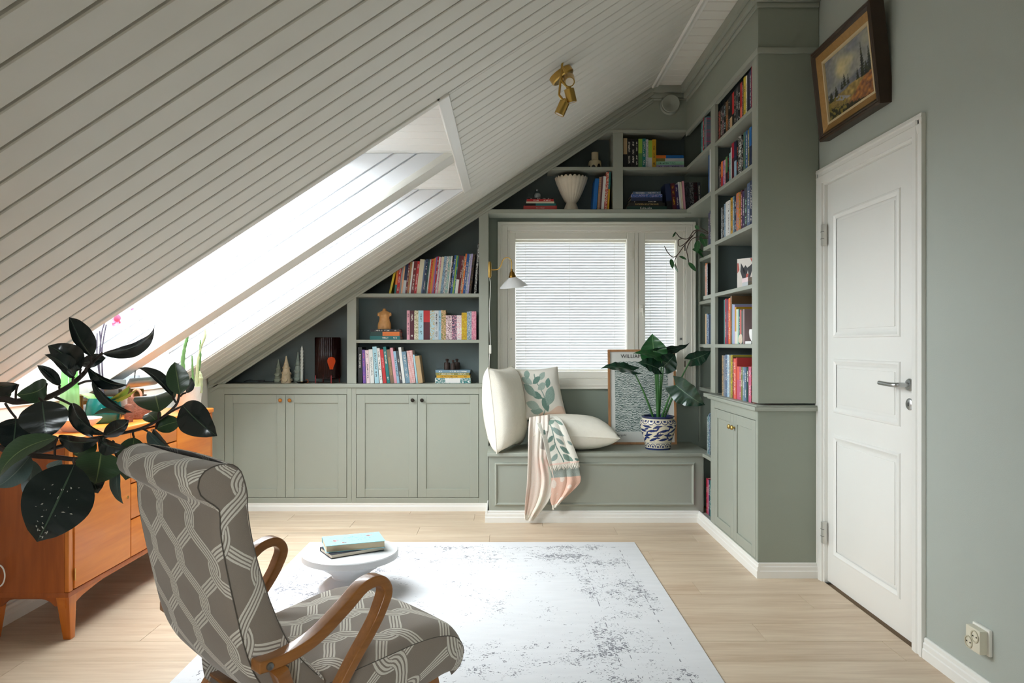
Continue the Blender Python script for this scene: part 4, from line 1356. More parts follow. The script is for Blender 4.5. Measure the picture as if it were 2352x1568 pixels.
# ------------------------------------------------------------------ armchair
FAB = NT('woven_grey_lattice_fabric')
_uv = FAB.n('ShaderNodeUVMap').outputs[0]
_s = FAB.n('ShaderNodeSeparateXYZ'); FAB.l(_uv, _s.inputs[0])
_x, _y = _s.outputs[0], _s.outputs[1]
LW, LP, LA, LH = .165, .205, .049, .017
_sin = FAB.math('SINE', FAB.math('MULTIPLY', _y, 2 * math.pi / LP))
_cos = FAB.math('COSINE', FAB.math('MULTIPLY', _y, 2 * math.pi / LP))
_wob = FAB.math('MULTIPLY', FAB.math('SUBTRACT', FAB.noise(_uv, 30, 2), .5), .004)


def _strand(sign, off):
    q = FAB.math('ADD', FAB.math('SUBTRACT', _x, FAB.math('MULTIPLY', _sin, sign * LA)), _wob)
    fr = FAB.math('FRACT', FAB.math('ADD', FAB.math('MULTIPLY', q, 1 / LW), off + 100.5))
    d = FAB.math('MULTIPLY', FAB.math('SUBTRACT', fr, .5), LW)
    # thin the strand across its slope so that its width stays even
    sl = FAB.math('MULTIPLY', _cos, LA * 2 * math.pi / LP)
    d = FAB.math('DIVIDE', d, FAB.math('SQRT', FAB.math('ADD', 1.0, FAB.math('MULTIPLY', sl, sl))))
    inside = FAB.math('LESS_THAN', FAB.math('ABSOLUTE', d), LH)
    st = FAB.math('GREATER_THAN', FAB.math('FRACT', FAB.math('ADD', FAB.math('MULTIPLY', d, 4 / (2 * LH)), 10.0 + .2)), .4)
    return inside, FAB.math('MULTIPLY', inside, st)


_i1, _s1 = _strand(1, 0.0)
_i2, _s2 = _strand(-1, 0.5)
_sel = FAB.math('GREATER_THAN', _cos, 0.0)
_over = FAB.math('MULTIPLY', _i1, FAB.math('MAXIMUM', _sel, FAB.math('SUBTRACT', 1.0, _i2)))
_f = FAB.math('ADD', FAB.math('MULTIPLY', _over, _s1), FAB.math('MULTIPLY', FAB.math('SUBTRACT', 1.0, _over), _s2))
_g = FAB.mix(FAB.noise(FAB.coord(), 6, 3), lin((146, 134, 122)), lin((164, 152, 140)))
FAB.set(FAB.mix(_f, _g, lin((236, 230, 218))), .92)
FAB.bump(FAB.noise(FAB.coord(), 420, 2), .35, .002)
FAB.set(**{'Sheen Weight': .25})
FAB = FAB.m
ARMW = wood('worn_brown_beech', (176, 116, 58), (138, 86, 38), 'y', .32, 1.4, coat=.35)

ch = thing('armchair', 'high-backed armchair in grey knot-patterned fabric with bent wooden arms', 'armchair', (-.505, 2.056, .008), rot=(0, 0, R(-44)))


def surf(g, nu, nv, fn, su, sv, ou=0.0, ov=0.0):
    n0 = len(g.v)
    g.grid(nu, nv, fn)
    for i in range(n0, len(g.v)):
        u, v = g.uv[i]
        g.uv[i] = (u * su + ou, v * sv + ov)


def resample(pts, n):
    c = spline([(p[0], p[1], 0) for p in pts], 10)
    L = [0]
    for a, b in zip(c, c[1:]): L.append(L[-1] + (b - a).length)
    out = []
    for i in range(n + 1):
        t = L[-1] * i / n
        for j in range(len(c) - 1):
            if L[j + 1] >= t - 1e-9:
                f_ = (t - L[j]) / max(1e-9, L[j + 1] - L[j])
                out.append(c[j].lerp(c[j + 1], f_)); break
    return out, L[-1]


NB = 40
rear, LR = resample([(-.20, .33), (-.29, .385), (-.355, .48), (-.398, .65), (-.424, .79), (-.428, .855), (-.452, .872), (-.478, .9), (-.47, .935), (-.435, .95), (-.405, .95)], NB)
front, LF = resample([(-.155, .40), (-.235, .50), (-.285, .60), (-.328, .727), (-.35, .83), (-.348, .88), (-.362, .925), (-.385, .945), (-.405, .95)], NB)
HWB = .240


def bulge(u):
    """soften the side edges of the back"""
    e = min(u, 1 - u) * 2 * HWB
    return 1 - max(0, 1 - e / .03) ** 2


def f_rear(u, v):
    p = rear[min(NB, int(round(v * NB)))]; q = front[min(NB, int(round(v * NB)))]
    b = bulge(u); m = (p + q) / 2
    r = m + (p - m) * (.82 + .18 * b)
    return ((u * 2 - 1) * HWB, r.x - .012 * math.sin(math.pi * u), r.y)


def f_front(u, v):
    p = rear[min(NB, int(round(v * NB)))]; q = front[min(NB, int(round(v * NB)))]
    b = bulge(u); m = (p + q) / 2
    r = m + (q - m) * (.82 + .18 * b)
    return ((u * 2 - 1) * HWB, r.x + .02 * math.sin(math.pi * u), r.y)


g = G()
surf(g, 28, NB, lambda u, v: f_rear(1 - u, v), 2 * HWB, LR)
surf(g, 28, NB, f_front, 2 * HWB, LF, .05)
for s_, u_ in ((1, 1), (-1, 0)):
    def cap(u, v, u_=u_, s_=s_):
        a, b = Vector(f_rear(u_, v)), Vector(f_front(u_, v))
        p = a.lerp(b, u if s_ > 0 else 1 - u)
        return p + Vector((s_ * .006 * math.sin(math.pi * u), 0, 0))
    surf(g, 5, NB, cap, .09, LF, .04, .02)
bk = g.obj('backrest', FAB, ch, smooth=True, ang=60)
PIPE = mat('dark_piping', (104, 97, 89), .9)
for u_ in (0, 1):
    G().tube([Vector(f_rear(u_, i / NB)) + Vector((.002 if u_ else -.002, -.001, 0)) for i in range(2, NB + 1)], .0013, 6).obj('piping', PIPE, bk, smooth=True)
    G().tube([Vector(f_front(u_, i / NB)) + Vector((.002 if u_ else -.002, .001, 0)) for i in range(2, NB + 1)], .0013, 6).obj('piping', PIPE, bk, smooth=True)
# seat: padded top that rolls over the front
NS = 36
tp, LT = resample([(-.25, .395), (-.15, .405), (0, .42), (.12, .432), (.2, .43), (.255, .412), (.28, .375), (.272, .335), (.235, .315)], NS)
bt, _ = resample([(-.25, .285), (-.1, .285), (.1, .29), (.18, .295), (.235, .315)], NS)
HWS = .238


def f_top(u, v):
    p = tp[min(NS, int(round(v * NS)))]
    e = min(u, 1 - u) * 2 * HWS
    drop = .022 * max(0, 1 - e / .05) ** 2
    w = HWS * (1 + .125 * min(1, max(0, (v - .3) / .5)))
    return ((u * 2 - 1) * w, p.x - drop * .4 * v, p.y - drop + .016 * math.sin(math.pi * u))


def f_bot(u, v):
    p = bt[min(NS, int(round(v * NS)))]
    w = HWS * (1 + .125 * min(1, max(0, (v - .3) / .5))) - .012
    return ((u * 2 - 1) * w, p.x, p.y)


g = G()
surf(g, 30, NS, f_top, 2 * HWS, LT, .03, .04)
surf(g, 4, NS, lambda u, v: f_bot(1 - u, v), .5, .5)
for u_, s_ in ((1, 1), (0, -1)):
    def cap2(u, v, u_=u_, s_=s_):
        a, b = Vector(f_bot(u_, v)), Vector(f_top(u_, v))
        return a.lerp(b, u if s_ < 0 else 1 - u) + Vector((s_ * .012 * math.sin(math.pi * u), 0, 0))
    surf(g, 6, NS, cap2, .12, .55, .02)
st = g.obj('seat', FAB, ch, smooth=True, ang=60)
for u_ in (0, 1):
    G().tube([Vector(f_top(u_, i / NS)) for i in range(0, NS - 3)], .0013, 6).obj('piping', PIPE, st, smooth=True)
# bent arms that loop down into the rear-slanting legs
BOLT = mat('bolt_steel', (150, 152, 154), .3, 1.0)
for s_ in (1, -1):
    x = s_ * .262
    path = [(x, -.35, .497), (x, -.28, .499), (x, -.2, .522), (x, -.12, .572), (x, -.066, .61), (x, -.02, .614), (x, .002, .585), (x, -.012, .545), (x, -.04, .5), (x, -.12, .40), (x, -.26, .2), (x, -.38, .009)]
    pts = spline(path, 7)
    rs = [1.0 if i < 45 else 1.0 - .25 * (i - 45) / (len(pts) - 45) for i in range(len(pts))]
    G().tube(pts, rs, flat=(.0205, .0135, (1, 0, 0))).obj('arm', ARMW, ch, bevel=.005, seg=3, smooth=True, ang=50)
    G().lathe([(0, 0), (.009, 0), (.008, .004), (0, .006)], (x + s_ * .0205, -.325, .496), 14, Matrix.Rotation(R(90 * s_), 3, 'Y')).obj('bolt', BOLT, ch, smooth=True)
    G().tube(spline([(s_ * .235, .17, .30), (s_ * .245, .2, .15), (s_ * .25, .215, .003)], 5), [1 - .3 * i / 10 for i in range(11)], flat=(.02, .02, (1, 0, 0))).obj('leg', ARMW, ch, bevel=.004, seg=2)
    G().tube([(s_ * .275, -.3, .48), (s_ * .25, -.27, .42), (s_ * .23, -.23, .34)], 1.0, flat=(.018, .016, (1, 0, 0))).obj('bracket', ARMW, ch, bevel=.004, seg=2)
for yv in (-.22, .17):
    G().box(-.24, .24, yv - .015, yv + .015, .262, .292).obj('seat_rail', ARMW, ch, bevel=.004)

# ------------------------------------------------------------------ picture over the door
PFW = wood('gilt_brown_frame', (134, 96, 56), (84, 56, 30), 'x', .4, 1.5)
PFG = mat('gold_leaf_slope', (168, 128, 74), .45, .4, vary=.25, vscale=60, bump=.3, bscale=160)
PFD = mat('dark_walnut_edge', (58, 42, 28), .45, vary=.2, vscale=20)
pw, ph = .60, .445
pc = Vector((1.588, 3.40, 2.465))
pic = thing('framed_painting', 'small landscape oil painting in a gilded brown frame over the white door', 'painting', pc, rot=(R(-4), 0, R(-90)))
pic.rotation_euler = Euler((R(6), R(0), R(-90)), 'XYZ')
# local frame: x runs along the wall towards the camera, -y faces the room, z up
g = G()
prof = [(0, .03), (0, -.03), (.008, -.036), (.016, -.032), (.02, -.034), (.026, -.028), (.034, -.022), (.066, -.008), (.07, -.011), (.076, -.011), (.078, -.004), (.078, .03)]


def mitre(g, w, h, prof):
    m = len(prof)
    for k in range(4):
        c = [((-1, -1), (1, -1)), ((1, -1), (1, 1)), ((1, 1), (-1, 1)), ((-1, 1), (-1, -1))][k]
        ra = [((c[0][0]) * (w / 2 - a), b, c[0][1] * (h / 2 - a)) for a, b in prof]
        rb = [((c[1][0]) * (w / 2 - a), b, c[1][1] * (h / 2 - a)) for a, b in prof]
        g.add(ra + rb, [(i, i + 1, m + i + 1, m + i) for i in range(m - 1)] + [(m - 1, 0, m, 2 * m - 1)])


mitre(g, pw, ph, prof[:7] + [(.034, .03)])
g.obj('frame', PFD, pic, bevel=0)
g = G(); mitre(g, pw - .066, ph - .066, [(0, .02), (0, -.023), (.034, -.008), (.034, .02)])
g.obj('gilt_slope', PFG, pic)
g = G(); mitre(g, pw - .132, ph - .132, [(0, .02), (0, -.011), (.010, -.011), (.012, -.004), (.012, .02)])
g.obj('inner_slip', mat('pale_gold_slip', (206, 186, 146), .5), pic)
NWC, NHC = 110, 80


def landscape(u, v):
    n1 = mnoise.noise((u * 5, v * 6, 1)); n2 = mnoise.noise((u * 16, v * 18, 4)); n3 = mnoise.noise((u * 40, v * 50, 9))
    sky = [138 + 30 * n1 + 20 * n2, 138 + 24 * n1 + 16 * n2, 132 + 6 * n1 + 20 * n2]
    glow = max(0, 1 - ((u - .42) ** 2 / .05 + (v - .72) ** 2 / .04))
    sky = [sky[0] + 60 * glow, sky[1] + 46 * glow, sky[2] + 6 * glow]
    hor = .42 + .03 * n1 + .02 * math.sin(u * 14)
    ridge = .44 + .16 * max(0, (u - .45)) + .02 * n2
    c = sky
    if v < ridge: c = [110 + 30 * n2, 112 + 24 * n2, 120 + 24 * n2]
    if v < hor - .06: c = [150 + 60 * n2, 126 + 50 * n2, 70 + 30 * n2]
    slope = .05 + .62 * max(0, u - .35)
    if v < slope + .03 * n2: c = [150 + 70 * n2 + 20 * n3, 96 + 50 * n2 + 20 * n3, 52 + 24 * n3]
    if abs((v - .05) * 1.3 - (.75 - u) * .6) < .05 and .2 < v < .4: c = [150 + 30 * n2, 150 + 20 * n2, 160 + 20 * n2]
    if v < .22 - .25 * u + .06 * n2: c = [44 + 40 * n3, 44 + 30 * n3, 26 + 18 * n3]
    if v < .34 and u < .4 and n2 > .1: c = [128 + 60 * n3, 112 + 50 * n3, 50]
    for tx, th, tw, bv in ((.79, .86, .05, .34), (.93, .74, .045, .36), (.40, .60, .04, .40), (.48, .55, .03, .4), (.34, .52, .035, .38), (.2, .5, .05, .33), (.08, .46, .07, .3), (.68, .55, .03, .36), (.86, .55, .06, .34)):
        if bv < v < th:
            w = tw * (th - v) / (th - bv) * (1 + .5 * n3 + .3 * math.sin(v * 160))
            if abs(u - tx) < w: c = [46 + 22 * n2, 50 + 26 * n2, 36 + 16 * n3]
    return [max(4, min(250, q * 1.02)) for q in c]


g = G(); g.grid(NWC, NHC, lambda u, v: ((u - .5) * (pw - .15), -.001, (v - .5) * (ph - .15)))
cv = g.obj('canvas', vcol('oil_paint', .5, .3), pic)
paint(cv, landscape)
B('stretcher', PFD, -.27, .27, .002, .028, -.19, .19, pic)

# ------------------------------------------------------------------ wall socket, vent, ceiling spots
so = thing('wall_socket', 'white double wall socket low on the grey-green wall beside the door', 'socket', (XR, 2.5, .17))
PLAST = mat('white_plastic', (238, 236, 228), .3)
B('back_plate', PLAST, XR - .012, XR, 2.455, 2.545, .168, .258, so, bevel=.004)
B('block', mat('cream_plastic', (222, 216, 196), .35), XR - .04, XR - .012, 2.462, 2.538, .172, .252, so, bevel=.005)
for yv, zv in ((2.52, .196), (2.487, .226)):
    s1_ = G().lathe([(.019, .0), (.021, .0), (.021, .002), (.017, .002), (.016, -.001), (0, -.001)], (XR - .0405, yv, zv), 24, AX, cap=False).obj('outlet_well', mat('socket_well', (190, 184, 160), .4), so, smooth=True)
    for q in (-.0095, .0095):
        G().lathe([(0, 0), (.0028, 0), (.0028, .0006), (0, .0006)], (XR - .0415, yv + q, zv), 10, AX).obj('pin_hole', BLACK, s1_)
vc = at(1538, 242, FACE)
vt = thing('air_vent', 'round sage painted air vent high on the frieze under the ceiling', 'vent', (vc.x, FACE, vc.z))
AY = Matrix.Rotation(R(90), 3, 'X')
G().lathe([(0, 0), (.072, 0), (.072, .012), (.066, .022), (.06, .022), (.058, .012), (0, .012)], (vc.x, FACE, vc.z), 40, AY).obj('collar', GREEN, vt, smooth=True)
G().lathe([(0, .03), (.02, .034), (.05, .046), (.062, .048), (.066, .044), (.06, .036), (.012, .02), (0, .02)], (vc.x, FACE, vc.z), 40, AY).obj('valve_disc', GREEN, vt, smooth=True)

lb = sp(.262, 3.64)
lmp = thing('ceiling_spotlight', 'brass ceiling lamp with three adjustable spot heads on the slope', 'lamp', lb)
NR = SN.to_track_quat('Z', 'Y').to_matrix()
DN = NR @ Matrix.Rotation(R(180), 3, 'X')                     # local +z points down from the slope
G().lathe([(0, 0), (.062, 0), (.062, .028), (.056, .034), (0, .034)], lb, 40, DN).obj('ceiling_cup', BRASS, lmp, smooth=True)
pA, pB = at(1292, 141, 3.52), at(1284, 218, 3.52)
mid = (pA + pB) / 2
G().tube([lb - SN * .034, mid.lerp(lb - SN * .06, .2)], .007, 10).obj('stem', BRASS, lmp, smooth=True)
G().tube([pA, pB], .0055, 10).obj('bar', BRASS, lmp, smooth=True)


def spot(c, aim, name='spot_head', j=None):
    """cylinder head whose open end looks along aim"""
    q = Vector(aim).normalized().to_track_quat('Z', 'Y').to_matrix()
    h = G().lathe([(0, -.045), (.012, -.045), (.012, -.034), (.0245, -.03), (.0245, .034), (.0225, .034), (.021, .03), (0, .03)], c, 28, q).obj(name, BRASS, lmp, smooth=True)
    G().lathe([(0, .0305), (.0195, .0305), (.0195, .033), (.017, .0335), (0, .032)], c, 24, q).obj('bulb', mat('halogen_lens', (214, 206, 190), .2), h, smooth=True)
    G().tube([j, Vector(c) - Vector(aim).normalized() * .03], .006, 8).obj('arm_joint', BRASS, h, smooth=True)


spot(at(1308, 183, 3.48), (-.05, -.75, -.55), j=pA.lerp(pB, .15))
spot(at(1310, 219, 3.52), (.25, .15, -1), j=pA.lerp(pB, .55))
spot(at(1291, 248, 3.52), (-.45, .1, -1), j=pB)

# ------------------------------------------------------------------ bench: poster, pot plant, cushions, blanket
OAKF = wood('thin_oak_frame', (190, 138, 92), (160, 110, 68), 'z', .45, 1.2)
PZ0 = BZ + .0005
dpo = 5.40
x0, x1 = px(1399, dpo), px(1556, dpo)
hpo = (1022 - 803) * dpo / F
wpo = x1 - x0
po = thing('framed_poster', 'oak framed botanical poster leaning on the window behind the pot plant', 'poster', ((x0 + x1) / 2, dpo + .02, PZ0), rot=(R(-4.5), 0, 0))
g = G()
fr = [(0, .014), (0, -.008), (.016, -.008), (.016, .014)]
m = len(fr)
for c in (((-1, 0), (1, 0)), ((1, 0), (1, 1)), ((1, 1), (-1, 1)), ((-1, 1), (-1, 0))):
    def cr(p, a):
        return (p[0] * (wpo / 2 - a), (a if p[1] == 0 else hpo - a))
    ra = [(cr(c[0], a)[0], b, cr(c[0], a)[1]) for a, b in fr]; rb = [(cr(c[1], a)[0], b, cr(c[1], a)[1]) for a, b in fr]
    g.add(ra + rb, [(i, i + 1, m + i + 1, m + i) for i in range(m - 1)] + [(m - 1, 0, m, 2 * m - 1)])
g.obj('frame', OAKF, po)
sheet = B('sheet', mat('off_white_paper', (226, 226, 220), .8), -wpo / 2 + .014, wpo / 2 - .014, .0, .004, .014, hpo - .014, po)
# generic foliage print: dark leaf shapes on pale ground
FOL = NT('foliage_print')
_c = FOL.coord()
_w = FOL.n('ShaderNodeTexWave', wave_type='RINGS'); FOL.l(FOL.mapping(_c, (1, 1, 1), (.13, 0, -.2)), _w.inputs['Vector'])
_w.inputs['Scale'].default_value = 26; _w.inputs['Distortion'].default_value = 11; _w.inputs['Detail'].default_value = 3; _w.inputs['Detail Scale'].default_value = 1.1
_n = FOL.noise(_c, 16, 2)
_vo = FOL.n('ShaderNodeTexVoronoi', feature='F1'); FOL.l(_c, _vo.inputs['Vector']); _vo.inputs['Scale'].default_value = 13
_pt = FOL.math('ADD', _w.outputs['Fac'], FOL.math('MULTIPLY', FOL.math('SUBTRACT', _n, .5), 1.2))
_pt = FOL.math('GREATER_THAN', _pt, .45)
_fl = FOL.math('LESS_THAN', _vo.outputs['Distance'], .17)
_ring = FOL.math('GREATER_THAN', FOL.math('FRACT', FOL.math('MULTIPLY', _vo.outputs['Distance'], 16)), .45)
_pt = FOL.math('ADD', FOL.math('MULTIPLY', FOL.math('SUBTRACT', 1.0, _fl), _pt), FOL.math('MULTIPLY', _fl, _ring))
FOL.set(FOL.mix(_pt, lin((96, 116, 110)), lin((214, 219, 214))), .8)
k = dpo / F
zt_, zb_ = hpo - (831 - 803) * k, hpo - (993 - 803) * k
xl_, xr_ = -wpo / 2 + (1415 - 1399) * k, wpo / 2 - (1556 - 1538) * k
B('print', FOL.m, xl_, xr_, -.0012, .0, zb_, zt_, po)
text('WILLIAM MORRIS', .040, INKK, po, (0, -.0015, hpo - (819 - 803) * k), (R(90), 0, 0), name='heading')
text('Marigold', .022, INKK, po, (xl_ + .002, -.0015, hpo - (997 - 803) * k - .012), (R(90), 0, 0), 'LEFT', name='caption')

# patterned pot
dpp = 5.2
pb = at(1511, 1030, dpp)
pot = thing('potted_alocasia', 'leafy plant in a blue and cream painted pot on the window bench', 'plant', (pb.x, dpp, BZ))
prof = [(.0, .0), (.082, .0), (.088, .004), (.098, .06), (.118, .13), (.127, .175), (.122, .2), (.11, .215), (.108, .222), (.116, .23), (.115, .234), (.106, .234), (.1, .226), (.1, .2)]
NPV = 140
ps = resample([(r, z) for r, z in prof[1:]], NPV)[0]


def potf(u, v):
    p = ps[min(NPV, int(round(v * NPV)))]
    a = 2 * math.pi * u
    return (pb.x + p.x * math.cos(a), dpp + p.x * math.sin(a), BZ + .0005 + p.y)


g = G(); g.grid(340, NPV, potf)
po_ = g.obj('pot', vcol('painted_ceramic', .25), pot, smooth=True)
zmap = [p.y for p in ps]


def leafshape(x, y, cx, cy, l, w, a):
    dx, dy = x - cx, y - cy
    c, s_ = math.cos(a), math.sin(a)
    t, n_ = (dx * c + dy * s_) / l, (-dx * s_ + dy * c)
    if abs(t) > 1: return False
    return abs(n_ - .15 * w * t) < w * (1 - t * t)


PLV = []
_r = random.Random(3)
for rowz, stp in ((.075, .075), (.105, .08), (.137, .075), (.168, .08)):
    for i in range(9):
        PLV.append((i / 9 + (.5 / 9 if rowz in (.105, .168) else 0), rowz, .04, .009, _r.uniform(-.5, .5)))
        PLV.append((i / 9 + .05, rowz + .012, .02, .006, _r.uniform(-1.2, 1.2)))


def potpaint(u, v):
    z = zmap[min(NPV, int(round(v * NPV)))]
    if z > .219 or v > .8: return (36, 46, 92)
    cream, blue = (226, 216, 192), (38, 52, 104)
    for zc, up in ((.03, 1), (.196, -1)):
        q = (u * 16) % 1 - .5
        dy = (z - zc) * up
        r = math.hypot(q * .045, dy + .008)
        if abs(z - zc) < .03:
            if r < .024 and dy > -.012: return blue if (r > .019 or r < .009 or .0115 < r < .0125) else cream
    if z < .012 or .05 < z < .053 or .172 < z < .174: return blue
    if .054 < z < .172:
        x = u * .7
        for (cu, cz, l, w, a) in PLV:
            if abs(z - cz) > .034: continue
            for o_ in (-.7, 0, .7):
                if leafshape(x, z, cu * .7 + o_, cz, l, w, a):
                    return blue
        if mnoise.noise((u * 60, z * 160, 2)) > .62: return blue
    return cream


paint(po_, potpaint)
G().lathe([(0, .196), (.1, .198)], (pb.x, dpp, BZ), 30, cap=False).obj('soil', mat('dark_soil', (40, 32, 26), .95, vary=.4, vscale=60), pot)


def leaf_mat(name, c1, c2, rib, rough=.3):
    t = NT(name)
    uv = t.n('ShaderNodeUVMap').outputs[0]
    s_ = t.n('ShaderNodeSeparateXYZ'); t.l(uv, s_.inputs[0])
    u, v = s_.outputs[0], s_.outputs[1]
    au = t.math('ABSOLUTE', t.math('SUBTRACT', u, .5))
    rb = t.math('LESS_THAN', au, .016)
    ve = t.math('ABSOLUTE', t.math('SUBTRACT', t.math('FRACT', t.math('ADD', t.math('MULTIPLY', v, 14), t.math('MULTIPLY', au, -5))), .5))
    veins = t.math('LESS_THAN', ve, .05)
    base = t.mix(t.noise(t.coord(), 14, 3), lin(c1), lin(c2))
    c = t.mix(t.math('MULTIPLY', veins, .07), base, lin(rib))
    c = t.mix(t.math('MULTIPLY', rb, .6), c, lin(rib))
    t.set(c, rough, **{'Specular IOR Level': .75})
    t.bump(ve, .05, .002)
    return t.m


LF_DARK = leaf_mat('dark_rubber_leaf', (15, 24, 24), (26, 38, 36), (84, 106, 84), .22)
LF_GREEN = leaf_mat('green_rubber_leaf', (40, 66, 40), (58, 86, 52), (150, 170, 110), .32)
LF_ALO = leaf_mat('alocasia_leaf', (26, 74, 38), (44, 104, 52), (130, 176, 110), .28)
LF_ALOD = leaf_mat('alocasia_dark_leaf', (22, 50, 38), (34, 70, 50), (120, 150, 120), .22)
LF_SHEEN = leaf_mat('rubber_leaf_painted_sheen', (66, 88, 88), (88, 110, 106), (150, 168, 150), .35)  # bluish gloss reflection mixed into the base colour of some leaves


def leaf(parent, P0, P1, width, m, roll=0.0, fold=.15, sag=.0, heart=0.0, curl=.0, name='leaf', nu=8, nv=14, wav=0.0):
    P0, P1 = Vector(P0), Vector(P1)
    a = P1 - P0
    L = a.length
    an = a / L
    n = (Vector((0, 0, HC)) - P0)
    n = (n - an * n.dot(an)).normalized()
    n = Matrix.Rotation(roll, 3, an) @ n
    b = an.cross(n)
    ph = RND.uniform(0, 6)

    def fn(u, v):
        x = u * 2 - 1
        if heart:
            w = (math.sin(math.pi * min(1, (v * .92 + .10)) ** .8) ** .85) * (1 - .25 * v)
        else:
            w = max(0.0, math.sin(math.pi * v ** .88)) ** .72
        if v > .9: w *= max(.0, (1 - v) / .1) ** .35 if not heart else 1
        back = -heart * L * .22 * abs(x) * max(0, 1 - v * 3.2)
        p = P0 + a * v + an * back + b * (x * w * width / 2)
        p = p + n * (fold * abs(x) ** 1.4 * w * width / 2 + sag * L * math.sin(math.pi * v) - curl * L * max(0, v - .75) ** 2 * 4)
        p = p + n * (wav * width * math.sin(v * 22 + ph) * abs(x) * w)
        return p
    g = G(); g.grid(nu, nv, fn)
    return g.obj(name, m, parent, smooth=True, ang=180)


top = Vector((pb.x, dpp, BZ + .2))
ALO = [((1503, 826), (1498, 766), 54, LF_ALO, 0, .25, 5.22, 5.2, 1), ((1520, 824), (1456, 808), 26, LF_ALO, 62, .1, 5.12, 5.05, 1), ((1508, 806), (1587, 790), 26, LF_ALOD, 58, .1, 5.2, 5.2, 1),
       ((1512, 846), (1466, 831), 34, LF_ALOD, 40, .15, 5.1, 5.05, 1), ((1524, 842), (1551, 812), 42, LF_ALOD, 20, .2, 5.15, 5.15, 1), ((1455, 851), (1381, 842), 30, LF_ALOD, 58, .1, 5.15, 5.1, 1),
       ((1586, 826), (1634, 806), 34, LF_ALOD, 38, .15, 5.1, 5.05, 1), ((1552, 884), (1619, 932), 50, LF_ALOD, 25, .2, 5.05, 5.0, 1)]
for i, (a, b, w, m_, rl, fo, da, db, he) in enumerate(ALO):
    A, Bp = at(*a, da), at(*b, db)
    leaf(pot, A, Bp, w * 1.25 * 5.15 / F, m_, R(rl * .85), fo, .06, he, .3, wav=.06, nu=12, nv=20)
    st_ = top + Vector(((a[0] - 1512) * .0004, RND.uniform(-.02, .02), -.01))
    G().tube(spline([st_, st_.lerp(A, .5) + Vector((0, 0, .02)), A], 6), [.009 - .0055 * j / 12 for j in range(13)], 8).obj('petiole', mat('green_stalk', (58, 108, 52), .4), pot, smooth=True)

# cushions
LINEN = mat('cream_linen', (243, 237, 222), .95, vary=.05, vscale=40, bump=.5, bscale=320)


def cushion_fn(w, h, t, seed=0, sink=.0):
    def fn(u, v, side):
        x, y = u * 2 - 1, v * 2 - 1
        e = (max(0, 1 - abs(x) ** 2.6) * max(0, 1 - abs(y) ** 2.6)) ** .42
        pinch = 1 - .07 * (1 - abs(x) ** 2) * (abs(y) ** 3) , 1 - .07 * (1 - abs(y) ** 2) * (abs(x) ** 3)
        nz = mnoise.noise((x * 2.2 + seed, y * 2.2, side)) * .06 * e
        cr = mnoise.noise((x * 7 + seed, y * 7, 3 + side)) * .015
        return Vector((x * w / 2 * pinch[1], y * h / 2 * pinch[0], side * t / 2 * (e + nz + cr * e)))
    return fn


def cushion(name, w, h, t, M, m_, label, seed=0, n=40, painter=None):
    fn = cushion_fn(w, h, t, seed)
    g = G()
    g.grid(n, n, lambda u, v: M @ fn(u, v, 1))
    g.grid(n, n, lambda u, v: M @ fn(1 - u, v, -1))
    o = g.obj(name, m_, None, smooth=True, ang=180, label=label, cat='cushion', group='cushions on the window bench')
    if painter: paint(o, painter)
    edge = [M @ fn(i / n, 0, 1) for i in range(n)] + [M @ fn(1, i / n, 1) for i in range(n)] + [M @ fn(1 - i / n, 1, 1) for i in range(n)] + [M @ fn(0, 1 - i / n, 1) for i in range(n)]
    G().tube(edge + edge[:2], .0035, 6, cap=False).obj('seam', m_ if not painter else LINEN, o, smooth=True)
    return o


def frame_m(c, xax, yax):
    x = Vector(xax).normalized(); y = Vector(yax); y = (y - x * y.dot(x)).normalized(); z = x.cross(y)
    m_ = Matrix(((x.x, y.x, z.x), (x.y, y.y, z.y), (x.z, y.z, z.z))).to_4x4()
    m_.translation = Vector(c)
    return m_


# big upright one that leans on the post, seen along its edge
cushion('cushion', .46, .585, .25, frame_m(at(1159, 936, 5.19), (.36, .93, 0), (-.12, 0, 1)), LINEN, 'large cream linen cushion standing on edge against the cabinet post', 1)
cushion('cushion', .60, .46, .23, frame_m(at(1311, 990, 5.22), (1, .1, -.05), (-.1, 1, .05)), LINEN, 'cream linen cushion lying flat on the window bench', 5)


LVS = []
for ky, kx, L_, w_, a_ in ((.86, .2, .1, .05, 1.2), (.72, .17, .12, .055, 2.4), (.70, .4, .1, .045, .5), (.52, .2, .16, .06, 2.2), (.56, .5, .1, .05, .4), (.40, .34, .12, .05, 2.5), (.36, .66, .17, .085, 1.0),
                           (.22, .22, .14, .06, 2.6), (.2, .52, .12, .06, 1.8), (.10, .3, .12, .05, 2.9), (.78, .55, .1, .045, .7), (.62, .66, .09, .045, 1.1)):
    LVS.append((kx, ky, L_ * 1.25, w_ * 1.35, a_))


def leafy(u, v):
    cream, greens = (228, 222, 210), ((124, 146, 134), (150, 166, 154), (92, 122, 110))
    fade = mnoise.noise((u * 3, v * 3, 7)) * 8
    for i, (cx, cy, l, w, a) in enumerate(LVS):
        if leafshape(u, v, cx, cy, l, w, a):
            c = greens[i % 3]
            n_ = mnoise.noise((u * 90, v * 90, 5)) * 22
            return [min(250, q + n_ + 16) for q in c]
    if abs(u - (.45 + .08 * math.sin(v * 6))) < .012 and v < .85: return (140, 158, 146)
    if v < .1 + .06 * math.sin(u * 9) and u > .35: return (228, 200, 180)
    return [c + fade for c in cream]


cushion('cushion', .305, .385, .15, frame_m(at(1243, 902, 5.36), (1, .12, .10), (-.36, .42, 1)), vcol('printed_cotton', .9, .3), 'leaf-patterned grey-green cushion propped behind the flat cream one', 9, 150, leafy)

